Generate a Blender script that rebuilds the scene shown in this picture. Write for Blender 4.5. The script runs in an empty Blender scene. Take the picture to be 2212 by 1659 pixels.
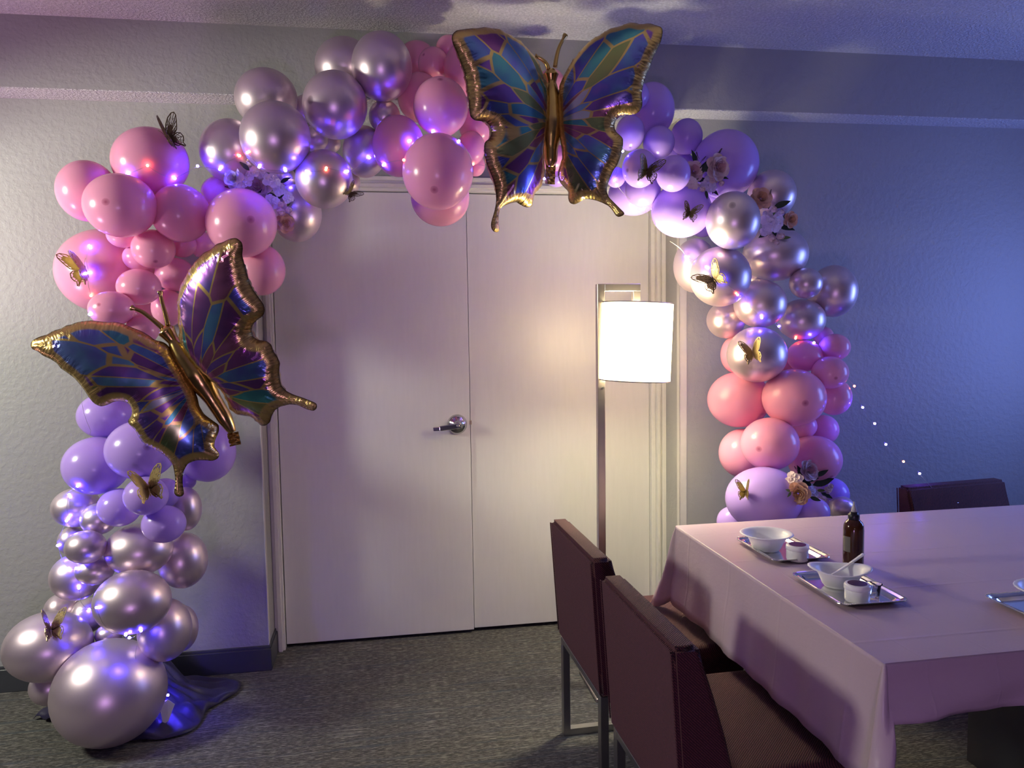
import bpy, bmesh, math, random
import numpy as np
from mathutils import Vector, Matrix, Euler
from mathutils.geometry import delaunay_2d_cdt
random.seed(7)
SC = bpy.context.scene
COL = SC.collection
PI = math.pi

# ---------------------------------------------------------------- camera
cam_d = bpy.data.cameras.new('camera')
cam_d.sensor_width = 36.0
cam_d.lens = 1674.75 / 2212 * 36.0
cam_d.clip_start = 0.05
cam = bpy.data.objects.new('camera', cam_d)
COL.objects.link(cam)
_r, _u, _f = Vector((.98630, -.16430, -.01580)), Vector((.02710, .06690, .99740)), Vector((.16280, .98410, -.07040))
cam.matrix_world = Matrix(((_r.x, _u.x, -_f.x, -.2259), (_r.y, _u.y, -_f.y, -3.3066), (_r.z, _u.z, -_f.z, 1.4150), (0, 0, 0, 1)))
SC.camera = cam

# ---------------------------------------------------------------- light
w = bpy.data.worlds.new('world'); SC.world = w; w.use_nodes = True
w.node_tree.nodes['Background'].inputs[0].default_value = (.30, .24, .42, 1)
w.node_tree.nodes['Background'].inputs[1].default_value = .03
SC.view_settings.view_transform = 'Standard'
SC.view_settings.look = 'None'
SC.view_settings.gamma = 1.0
SC.view_settings.use_curve_mapping = False
SC.view_settings.exposure = 0.0

def light(name, kind, loc, energy, col, **k):
    d = bpy.data.lights.new(name, kind); d.energy = energy; d.color = col
    o = bpy.data.objects.new(name, d); COL.objects.link(o); o.location = loc
    aim = k.pop('aim', None)
    for a, b in k.items(): setattr(d, a, b)
    if aim is not None:
        o.rotation_euler = (Vector(aim) - Vector(loc)).to_track_quat('-Z', 'Y').to_euler()
    return o

# a hooded lamp stands left of the frame, a television glows on the right wall, an added violet fill and one more lamp are behind the camera
light('hooded_lamp_light', 'SPOT', (-2.62, -1.12, 1.85), 132, (1, .995, .81), shadow_soft_size=.19, spot_size=math.radians(96), spot_blend=.12, aim=(-2.62 + 1.52, -1.12 + 1.0, 1.85 - .97))
light('television_glow', 'AREA', (3.3, -.85, 1.40), 22, (.19, .30, 1.0), shape='RECTANGLE', size=.55, size_y=.95, aim=(0, -.85, 1.40))
light('violet_fill', 'AREA', (-.6, -4.4, .5), 20, (.54, .31, .74), shape='DISK', size=.4, aim=(-.4, -2.2, 2.59))  # frontal fill added to lift the balloon fronts, not a real fixture
light('ceiling_wash', 'AREA', (-1.98, -.70, 1.0), 4.6, (1, .60, .85), shape='DISK', size=.25, aim=(-1.7, -.5, 2.59), spread=math.radians(110))  # unseen uplight added to tint the ceiling at the left
light('lamp_behind', 'POINT', (-.5, -5.2, 1.25), 7, (1, .86, .70), shadow_soft_size=.07)

# ---------------------------------------------------------------- helpers
def link(o, parent=None):
    COL.objects.link(o)
    if parent is not None:
        o.parent = parent
    return o

def meshdata(name, verts, faces, mats, smooth=False, mi=None):
    me = bpy.data.meshes.new(name)
    me.from_pydata([tuple(v) for v in verts], [], faces)
    if mats is not None:
        for m in (mats if isinstance(mats, (list, tuple)) else [mats]):
            me.materials.append(m)
    if smooth:
        me.polygons.foreach_set('use_smooth', [True] * len(me.polygons))
    if mi is not None:
        me.polygons.foreach_set('material_index', mi)
    me.update()
    return me

def obj(name, me, parent=None, loc=None, rot=None):
    o = bpy.data.objects.new(name, me)
    link(o, parent)
    if loc is not None: o.location = loc
    if rot is not None: o.rotation_euler = rot
    return o

def bm_obj(name, bm, mat, parent=None, loc=None, smooth=False, rot=None):
    me = bpy.data.meshes.new(name); bm.to_mesh(me); bm.free()
    for m in (mat if isinstance(mat, (list, tuple)) else [mat]): me.materials.append(m)
    if smooth: me.polygons.foreach_set('use_smooth', [True] * len(me.polygons))
    return obj(name, me, parent, loc, rot)

def empty(name, loc=(0, 0, 0), rot=(0, 0, 0)):
    o = bpy.data.objects.new(name, None); o.empty_display_size = .05
    COL.objects.link(o); o.location = loc; o.rotation_euler = rot
    return o

def tag(o, label=None, cat=None, group=None, kind=None):
    if label: o['label'] = label
    if cat: o['category'] = cat
    if group: o['group'] = group
    if kind: o['kind'] = kind
    return o

def add_box(bm, lo, hi, bev=0, seg=2, M=None):
    c = [(a + b) / 2 for a, b in zip(lo, hi)]; s = [b - a for a, b in zip(lo, hi)]
    r = bmesh.ops.create_cube(bm, size=1, matrix=Matrix.Translation(c) @ Matrix.Diagonal((*s, 1)))
    vs = r['verts']
    if bev:
        es = list({e for v in vs for e in v.link_edges})
        r2 = bmesh.ops.bevel(bm, geom=es, offset=bev, segments=seg, affect='EDGES', profile=.5)
        vs = list({v for f in r2['faces'] for v in f.verts} | {v for v in vs if v.is_valid})
    if M is not None: bmesh.ops.transform(bm, matrix=M, verts=vs)
    return vs

def box(name, lo, hi, mat, parent=None, bev=0, seg=2, loc=None):
    bm = bmesh.new(); add_box(bm, lo, hi, bev, seg)
    return bm_obj(name, bm, mat, parent, loc, smooth=False)

def lathe(prof, n=32, cap=True):
    """(r, z) profile -> verts, faces"""
    V, F = [], []
    for r, z in prof:
        for k in range(n):
            a = 2 * PI * k / n; V.append((r * math.cos(a), r * math.sin(a), z))
    m = len(prof)
    for i in range(m - 1):
        for k in range(n):
            F.append((i * n + k, i * n + (k + 1) % n, (i + 1) * n + (k + 1) % n, (i + 1) * n + k))
    if cap:
        F.append(tuple(range(n - 1, -1, -1))); F.append(tuple((m - 1) * n + k for k in range(n)))
    return V, F

def tube(pts, rad, n=6, V=None, F=None, caps=True):
    V = [] if V is None else V; F = [] if F is None else F
    pts = [Vector(p) for p in pts]; b0 = len(V); m = len(pts)
    rad = rad if isinstance(rad, (list, tuple)) else [rad] * m
    ref = Vector((0, 1, 0))
    for i, p in enumerate(pts):
        t = (pts[min(i + 1, m - 1)] - pts[max(i - 1, 0)]).normalized()
        a = t.cross(ref)
        if a.length < 1e-4: a = t.cross(Vector((1, 0, 0)))
        a.normalize(); b = t.cross(a)
        for k in range(n):
            q = 2 * PI * k / n
            V.append(tuple(p + (a * math.cos(q) + b * math.sin(q)) * rad[i]))
    for i in range(m - 1):
        for k in range(n):
            F.append((b0 + i * n + k, b0 + i * n + (k + 1) % n, b0 + (i + 1) * n + (k + 1) % n, b0 + (i + 1) * n + k))
    if caps:
        F.append(tuple(b0 + k for k in range(n - 1, -1, -1))); F.append(tuple(b0 + (m - 1) * n + k for k in range(n)))
    return V, F

def smooth_line(pts, sub=5):
    P = [Vector(p) for p in pts]; out = []
    for i in range(len(P) - 1):
        p0, p1, p2, p3 = P[max(i - 1, 0)], P[i], P[i + 1], P[min(i + 2, len(P) - 1)]
        for k in range(sub):
            t = k / sub
            out.append(.5 * ((2 * p1) + (p2 - p0) * t + (2 * p0 - 5 * p1 + 4 * p2 - p3) * t * t + (3 * p1 - p0 - 3 * p2 + p3) * t ** 3))
    out.append(P[-1])
    return out

# ---------------------------------------------------------------- materials
class N:
    def __init__(s, name):
        s.m = bpy.data.materials.new(name); s.m.use_nodes = True
        s.t = s.m.node_tree; s.b = s.t.nodes['Principled BSDF']; s.out = s.t.nodes['Material Output']
    def n(s, typ, **k):
        nd = s.t.nodes.new(typ)
        for a, b in k.items(): setattr(nd, a, b)
        return nd
    def l(s, a, b): s.t.links.new(a, b)
    def setp(s, **k):
        for a, b in k.items(): s.b.inputs[a.replace('_', ' ')].default_value = b
        return s
    def coord(s, scale=(1, 1, 1), which='Object'):
        tc = s.n('ShaderNodeTexCoord'); mp = s.n('ShaderNodeMapping'); mp.inputs['Scale'].default_value = scale
        s.l(tc.outputs[which], mp.inputs[0]); return mp.outputs[0]
    def noise(s, vec, scale, detail=3, rough=.5):
        nd = s.n('ShaderNodeTexNoise'); nd.inputs['Scale'].default_value = scale
        nd.inputs['Detail'].default_value = detail; nd.inputs['Roughness'].default_value = rough
        s.l(vec, nd.inputs['Vector']); return nd.outputs['Fac']
    def ramp(s, fac, stops, interp='LINEAR'):
        nd = s.n('ShaderNodeValToRGB'); nd.color_ramp.interpolation = interp
        e = nd.color_ramp.elements
        while len(e) < len(stops): e.new(.5)
        for q, (p, c) in zip(e, stops):
            q.position = p; q.color = (c, c, c, 1) if isinstance(c, (int, float)) else (*c, 1)
        s.l(fac, nd.inputs[0]); return nd.outputs[0]
    def mix(s, fac, a, b, typ='MIX'):
        nd = s.n('ShaderNodeMix', data_type='RGBA', blend_type=typ)
        for i, v in ((0, fac), (6, a), (7, b)):
            if hasattr(v, 'is_linked'): s.l(v, nd.inputs[i])
            else: nd.inputs[i].default_value = v if i == 0 else (*v, 1)
        return nd.outputs[2]
    def math(s, op, a, b=None):
        nd = s.n('ShaderNodeMath', operation=op)
        for i, v in enumerate((a, b)):
            if v is None: continue
            if hasattr(v, 'is_linked'): s.l(v, nd.inputs[i])
            else: nd.inputs[i].default_value = v
        return nd.outputs[0]
    def attr(s, name, out='Fac'):
        nd = s.n('ShaderNodeAttribute'); nd.attribute_name = name; return nd.outputs[out]
    def bump(s, h, strength=.3, dist=.01, normal=None):
        nd = s.n('ShaderNodeBump'); nd.inputs['Strength'].default_value = strength; nd.inputs['Distance'].default_value = dist
        s.l(h, nd.inputs['Height'])
        if normal is not None: s.l(normal, nd.inputs['Normal'])
        s.l(nd.outputs[0], s.b.inputs['Normal']); return nd.outputs[0]
    def color(s, c): s.l(c, s.b.inputs['Base Color'])

def plain(name, col, rough=.5, metal=0, **k):
    m = N(name); m.setp(Base_Color=(*col, 1), Roughness=rough, Metallic=metal, **k)
    v = m.coord(); m.color(m.mix(m.noise(v, 35, 4), tuple(c * .93 for c in col), tuple(min(1, c * 1.06) for c in col)))
    return m.m

def wall_mat(name, col):
    m = N(name); v = m.coord(); m.setp(Roughness=.55)
    m.color(m.mix(m.noise(v, 1.5, 3), tuple(c * .95 for c in col), tuple(c * 1.03 for c in col)))
    blob = m.ramp(m.noise(v, 42, 3, .55), [(.42, 0), (.60, 1)])
    fine = m.noise(v, 170, 2)
    m.bump(m.math('ADD', blob, m.math('MULTIPLY', fine, .35)), .24, .003)
    return m.m
M_WALL = wall_mat('painted_wall', (.36, .36, .352))
m = N('popcorn_ceiling'); v = m.coord(); m.setp(Roughness=.9)
pop = m.ramp(m.noise(v, 95, 3, .65), [(.38, 0), (.66, 1)])
m.color(m.mix(pop, (.62, .61, .62), (.84, .83, .84))); m.bump(pop, .9, .007); M_CEIL = m.m
m = N('white_door_paint'); v = m.coord((1, 1, .12)); m.setp(Roughness=.38)
m.color(m.mix(m.noise(v, 60, 3), (.66, .655, .64), (.72, .715, .70))); m.bump(m.noise(v, 260, 3), .12, .0015); M_DOOR = m.m
M_TRIM = plain('white_trim_paint', (.70, .69, .66), .35)
M_BEAD = plain('corner_guard_paint', (.62, .60, .57), .4)
M_BASE = plain('dark_vinyl_base', (.050, .054, .062), .38)
M_GAP_SHADE = plain('door_gap_shade', (.01, .01, .012), .9)

m = N('striated_carpet'); m.setp(Roughness=.95)
v1 = m.coord((26, 240, 1)); v2 = m.coord((1.6, 30, 1)); v3 = m.coord((5, 130, 1))
d1 = m.ramp(m.noise(v1, 1.5, 3, .6), [(.52, 0), (.58, 1)])
d2 = m.ramp(m.noise(v3, 1.3, 3, .6), [(.60, 0), (.65, 1)])
dk = m.ramp(m.noise(v2, 1.4, 3, .6), [(.34, 1), (.47, 0)])
c = m.mix(d1, (.056, .054, .050), (.21, .20, .178))
c = m.mix(m.math('MULTIPLY', dk, .7), c, (.055, .070, .082))
c = m.mix(m.math('MULTIPLY', d2, .75), c, (.32, .31, .27))
m.color(c); m.bump(m.noise(m.coord((160, 420, 1)), 1.0, 3), .6, .004); M_CARPET = m.m

def latex(name, col, spot):
    m = N(name); m.setp(Roughness=.23, IOR=1.5)
    crown = m.attr('crown')
    k = m.ramp(crown, [(.9935, 0), (.9985, 1)])
    body = m.mix(m.ramp(crown, [(-.2 + .2, 0), (1, 1)]), tuple(c * .97 for c in col), col)
    cc = m.mix(m.math('MULTIPLY', k, .8), body, spot)
    m.color(cc)
    tr = m.n('ShaderNodeBsdfTranslucent'); m.l(cc, tr.inputs[0])
    mx = m.n('ShaderNodeMixShader'); mx.inputs[0].default_value = .14
    m.l(m.b.outputs[0], mx.inputs[1]); m.l(tr.outputs[0], mx.inputs[2]); m.l(mx.outputs[0], m.out.inputs[0])
    return m.m
M_PINK = latex('pink_latex', (1.0, .43, .63), (.42, .05, .14))
M_LILAC = latex('purple_latex', (.58, .385, .97), (.18, .08, .30))
m = N('mauve_chrome_latex'); crown = m.attr('crown')
m.setp(Metallic=.78, Roughness=.36)
m.color(m.mix(m.ramp(crown, [(.988, 0), (.9985, 1)]), (.76, .625, .69), (.34, .26, .30))); M_CHROME_B = m.m

m = N('gold_holographic_foil')
dist = m.attr('edge_distance'); arc = m.attr('edge_run')
cell = m.n('ShaderNodeAttribute'); cell.attribute_name = 'cell'
vo = m.n('ShaderNodeTexVoronoi', feature='DISTANCE_TO_EDGE'); vo.inputs['Scale'].default_value = 1; vo.inputs['Randomness'].default_value = .72
m.l(cell.outputs['Vector'], vo.inputs['Vector'])
vc = m.n('ShaderNodeTexVoronoi', feature='F1'); vc.inputs['Scale'].default_value = 1; vc.inputs['Randomness'].default_value = .72
m.l(cell.outputs['Vector'], vc.inputs['Vector'])
sep = m.n('ShaderNodeSeparateColor'); m.l(vc.outputs['Color'], sep.inputs[0])
pal = m.ramp(sep.outputs[0], [(0, (.13, .03, .30)), (.2, (.03, .07, .36)), (.36, (.02, .20, .26)), (.48, (.17, .03, .20)), (.6, (.06, .16, .42)), (.74, (.16, .20, .06)), (.84, (.24, .05, .14)), (.92, (.32, .34, .42))], 'CONSTANT')
hue = m.n('ShaderNodeHueSaturation'); m.l(pal, hue.inputs['Color'])
m.l(m.math('ADD', m.math('MULTIPLY', m.noise(m.coord((9, 9, 9)), 1.3, 2), .24), .38), hue.inputs['Hue'])
hue.inputs['Value'].default_value = 1.5; hue.inputs['Saturation'].default_value = .82
gold = (.66, .46, .17)
line = m.ramp(vo.outputs['Distance'], [(.026, 0), (.046, 1)])
inner = m.ramp(dist, [(.027, 0), (.0285, 1)])
bodyc = m.mix(m.math('MULTIPLY', line, inner), gold, hue.outputs[0])
bodyc = m.mix(m.ramp(dist, [(.0032, 1), (.0042, 0)]), bodyc, (.012, .008, .005))
m.color(bodyc); m.setp(Metallic=.9, Roughness=.23)
# seam pleats of the foil: ridges square to the edge, dying out inwards
sn = m.math('SINE', m.math('MULTIPLY', arc, 2 * PI / .0115))
sn2 = m.math('SINE', m.math('MULTIPLY', arc, 2 * PI / .0031))
fade = m.ramp(dist, [(.004, 1), (.055, 0)])
m.bump(m.math('MULTIPLY', m.math('ADD', sn, m.math('MULTIPLY', sn2, .4)), fade), .30, .0016)
M_FOIL = m.m
m = N('gold_foil'); m.setp(Metallic=1, Roughness=.24); v = m.coord((40, 40, 8))
m.color(m.mix(m.noise(v, 1, 3), (.46, .31, .10), (.58, .40, .15))); m.bump(m.noise(v, 1.2, 2), .25, .003); M_GOLD = m.m
M_PAPERGOLD = plain('gold_glitter_paper', (.56, .43, .20), .34, .8)
M_PAPERDARK = plain('dark_gold_paper', (.12, .085, .045), .4, .7)

m = N('burgundy_weave'); m.setp(Roughness=.85, Sheen_Weight=.05)
wv = m.n('ShaderNodeTexWave', wave_type='BANDS', bands_direction='DIAGONAL'); wv.inputs['Scale'].default_value = 100; wv.inputs['Distortion'].default_value = 1.2; wv.inputs['Detail'].default_value = 1
m.l(m.coord((1, -1, 1)), wv.inputs['Vector'])
tw = m.math('MULTIPLY', wv.outputs['Fac'], m.noise(m.coord(), 260, 2))
m.color(m.mix(tw, (.022, .004, .007), (.225, .052, .060))); m.bump(wv.outputs['Fac'], .5, .002); M_FAB = m.m
M_STEEL = plain('brushed_steel', (.34, .34, .35), .3, 1)
M_NICKEL = plain('satin_nickel', (.52, .47, .45), .32, 1)
M_CHR = plain('polished_chrome', (.55, .54, .54), .12, 1)
m = N('lamp_shade_fabric'); m.setp(Base_Color=(.9, .85, .72, 1), Roughness=.8)
m.setp(Emission_Color=(1, .88, .60, 1), Emission_Strength=7.7)
tr = m.n('ShaderNodeBsdfTranslucent'); tr.inputs[0].default_value = (.9, .82, .66, 1)
mx = m.n('ShaderNodeMixShader'); mx.inputs[0].default_value = .5
m.l(m.b.outputs[0], mx.inputs[1]); m.l(tr.outputs[0], mx.inputs[2]); m.l(mx.outputs[0], m.out.inputs[0]); M_SHADE = m.m

m = N('pink_plastic_sheet'); m.setp(Roughness=.33, IOR=1.45)
vv = m.coord(); sx = m.n('ShaderNodeSeparateXYZ'); m.l(vv, sx.inputs[0])
def crease(ax, period, off):
    a = m.math('FRACT', m.math('DIVIDE', m.math('ADD', sx.outputs[ax], off), period))
    return m.ramp(m.math('ABSOLUTE', m.math('SUBTRACT', a, .5)), [(0, 1), (.028, 0)])
wr = m.noise(m.coord((5, 5, 9)), 1.2, 5, .6)
cr = m.math('ADD', m.math('ADD', m.math('MULTIPLY', crease(0, .152, .03), .45), crease(1, .286, .02)), m.math('MULTIPLY', wr, 3.2))
m.bump(cr, .30, .003)
pc = m.mix(m.noise(vv, 4, 3), (.73, .575, .655), (.77, .61, .69)); m.color(pc)
tr = m.n('ShaderNodeBsdfTranslucent'); m.l(pc, tr.inputs[0])
mx = m.n('ShaderNodeMixShader'); mx.inputs[0].default_value = .22
m.l(m.b.outputs[0], mx.inputs[1]); m.l(tr.outputs[0], mx.inputs[2]); m.l(mx.outputs[0], m.out.inputs[0]); M_CLOTH = m.m
M_WOOD = plain('dark_table_laminate', (.030, .030, .034), .5)
M_TRAY = plain('silver_tray', (.78, .77, .76), .14, 1)
M_FOAM = plain('white_foam', (.93, .93, .95), .40)
M_JAR = plain('white_plastic', (.93, .93, .92), .3)
M_STICK = plain('dark_wine_sticker', (.055, .012, .030), .3)
m = N('clear_plastic'); m.setp(Base_Color=(.95, .95, .95, 1), Roughness=.05, Transmission_Weight=1.0, IOR=1.2); M_CLEAR = m.m
m = N('amber_plastic'); m.setp(Base_Color=(.055, .016, .004, 1), Roughness=.12, IOR=1.5, Transmission_Weight=.12); v = m.coord((1, 1, 3)); m.color(m.mix(m.noise(v, 20, 2), (.050, .013, .004), (.075, .024, .007))); M_AMBER = m.m
M_BLACK = plain('black_plastic', (.010, .010, .011), .35)
M_PALE = plain('pale_label_paper', (.16, .145, .115), .5)
M_NOZ = plain('frosted_nozzle', (.50, .50, .49), .3)
M_VELVET = plain('midnight_velvet', (.012, .008, .045), .5, 0, Sheen_Weight=.12)
M_TAG = plain('white_tag', (.70, .70, .75), .4)
M_WIRE = plain('silver_wire', (.65, .62, .60), .3, 1)
M_LEAF = plain('dark_leaf', (.018, .042, .022), .5)
M_LEAF2 = plain('fresh_leaf', (.13, .22, .05), .5)
M_STEM = plain('brown_stem', (.12, .08, .06), .7)
def petal_mat(name, a, b):
    m = N(name); v = m.coord(); m.setp(Roughness=.7, Sheen_Weight=.2)
    m.color(m.mix(m.noise(v, 90, 3), a, b)); return m.m
M_PET = {'p': petal_mat('blush_petals', (.74, .56, .56), (.90, .74, .72)), 'c': petal_mat('peach_petals', (.78, .48, .36), (.86, .62, .48)),
         'v': petal_mat('lilac_petals', (.68, .62, .80), (.86, .80, .94))}
M_HEART = {'p': petal_mat('rose_hearts', (.56, .30, .33), (.74, .48, .48)), 'c': petal_mat('amber_hearts', (.56, .28, .14), (.78, .50, .32)), 'v': petal_mat('violet_hearts', (.50, .40, .60), (.64, .54, .72))}
def glow(name, col, s):
    m = N(name); m.setp(Base_Color=(*col, 1), Emission_Color=(*col, 1), Emission_Strength=s); return m.m
M_LED = {'b': glow('blue_bulb', (.07, .045, 1.0), 430), 'r': glow('red_bulb', (1.0, .16, .06), 45)}
M_LED['o'] = M_LED['c'] = None
M_LATCH = plain('brass_latch', (.50, .42, .30), .35, 1)

# ---------------------------------------------------------------- room shell
ZC, ZS, PS, RD = 2.5908, 2.3306, .1338, .2172          # ceiling, soffit underside, soffit depth, door recess
XL, XR = -.7347, 1.0858
X0, XS, X1, ZT = -.6894, .1605, 1.0210, 2.028
SL, SR, SF = -3.3, 3.4, -6.2                            # side walls and the wall behind the camera
def S(o): o['kind'] = 'structure'; return o
S(box('floor', (SL, SF, -.1), (SR, .6, 0), M_CARPET))
S(box('ceiling', (SL, SF, ZC), (SR, .6, ZC + .1), M_CEIL))
bm = bmesh.new()
add_box(bm, (SL, 0, 0), (XL, .55, ZC)); add_box(bm, (XR, 0, 0), (SR, .55, ZC))
add_box(bm, (XL, RD, ZT + .07), (XR, .55, ZC)); add_box(bm, (XL, RD, 0), (X0 - .03, .55, ZT + .07)); add_box(bm, (X1 + .06, RD, 0), (XR, .55, ZT + .07))
S(bm_obj('wall_back', bm, M_WALL))
S(box('trim_1', (SL, -PS, ZS), (SR, .0, ZC), M_WALL))      # soffit face
S(box('trim_2', (SL, -PS + .001, ZS - .004), (SR, RD, ZS), M_CEIL))   # its sprayed underside
S(box('wall_left', (SL - .1, SF, 0), (SL, .6, ZC), M_WALL))
S(box('wall_right', (SR, SF, 0), (SR + .1, .6, ZC), M_WALL))
S(box('wall_front', (SL, SF - .1, 0), (SR, SF, ZC), M_WALL))
def base(name, lo, hi):
    bm = bmesh.new(); add_box(bm, lo, hi)
    o = bm_obj(name, bm, M_BASE)
    return S(o)
def baseboard(name, pieces):
    bm = bmesh.new()
    for lo, hi in pieces:
        add_box(bm, lo, (hi[0], hi[1], hi[2] - .012), .002, 1)
        s = .005
        add_box(bm, (lo[0], lo[1] + s, hi[2] - .014), (hi[0] - (s if hi[0] < 0 and hi[0] > XL else 0), hi[1], hi[2]), .003, 2)
    return S(bm_obj(name, bm, M_BASE))
baseboard('baseboard_left', [((SL, -.013, 0), (XL + .012, 0, .106)), ((XL, -.012, 0), (XL + .012, RD - .03, .106))])
baseboard('baseboard_right', [((XR - .012, -.013, 0), (SR, 0, .106))])
# painted corner guards
bm = bmesh.new(); add_box(bm, (XR - .003, -.003, .0), (XR + .032, .0, ZS), .0008, 1); add_box(bm, (XR - .003, -.003, 0), (XR, .028, ZS), .0008, 1)
S(bm_obj('trim_3', bm, M_BEAD))
bm = bmesh.new(); add_box(bm, (XL - .0, -.003, .106), (XL + .003, .028, ZS), .0008, 1)
S(bm_obj('trim_4', bm, M_BEAD))
# steel door frame: stepped section on three sides
def casing(name, segs):
    bm = bmesh.new()
    for lo, hi in segs: add_box(bm, lo, hi, .0015, 1)
    return S(bm_obj(name, bm, M_TRIM))
YF = RD - .045
casing('trim_5', [((X0 - .045, YF + .012, 0), (X0 - .030, RD + .02, ZT + .055)), ((X0 - .030, YF, 0), (X0 - .012, RD + .02, ZT + .035)), ((X0 - .013, YF + .016, 0), (X0 - .003, RD + .02, ZT + .016))])
casing('trim_6', [((X1 + .003, YF + .028, 0), (X1 + .022, RD + .02, ZT + .012)), ((X1 + .022, YF, 0), (X1 + .038, RD + .02, ZT + .030)), ((X1 + .037, YF + .012, 0), (X1 + .047, RD + .02, ZT + .045)), ((X1 + .046, YF, 0), (X1 + .066, RD + .02, ZT + .062))])
casing('trim_7', [((X0 - .012, YF + .024, ZT + .003), (X1 + .022, RD + .02, ZT + .016)), ((X0 - .030, YF, ZT + .015), (X1 + .038, RD + .02, ZT + .032)), ((X0 - .03, YF + .012, ZT + .031), (X1 + .047, RD + .02, ZT + .046)), ((X0 - .045, YF, ZT + .045), (X1 + .066, RD + .02, ZT + .062))])
S(box('trim_8', (X0 - .02, RD + .07, 0), (X1 + .02, RD + .09, ZT + .02), M_GAP_SHADE))     # near-black sheet standing in for the shade in the door gaps
d1 = S(box('door_1', (X0, RD, .016), (XS - .0015, RD + .044, ZT), M_DOOR, bev=.0015, seg=1))
d2 = S(box('door_2', (XS + .0022, RD + .014, .018), (X1 + .002, RD + .058, ZT), M_DOOR, bev=.0015, seg=1))
# lever handle on the left leaf
HX, HZ = .099, .985
h = empty('lever_handle', (HX, RD, HZ)); h.parent = d1; h['label'] = 'satin chrome lever handle on a round rose'
V, F = lathe([(.045, 0), (.046, .004), (.043, .010), (.034, .018), (.020, .024), (.016, .030), (.015, .050)], 32)
o = obj('rose_plate', meshdata('rose_plate', V, F, M_CHR, True), h, rot=(PI / 2, 0, 0))
bm = bmesh.new()
add_box(bm, (-.082, -.062, -.013), (.012, -.050, .010), .003, 2)
add_box(bm, (-.116, -.060, -.012), (-.080, -.050, .006), .003, 2, Matrix.Translation((-.080, -.055, -.004)) @ Matrix.Rotation(-.5, 4, 'Z') @ Matrix.Translation((.080, .055, .004)))
bm_obj('lever', bm, M_CHR, h, rot=(0, -.10, 0))
V, F = lathe([(.0085, 0), (.0085, .004), (.006, .006)], 20)
obj('lock_cylinder', meshdata('lock_cylinder', V, F, M_STEEL, True), h, loc=(0, -.061, -.002), rot=(PI / 2, 0, 0))
box('latch', (XS - .004, RD - .004, .982), (XS + .006, RD + .016, 1.0), M_LATCH, d1, bev=.001, seg=1)

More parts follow.
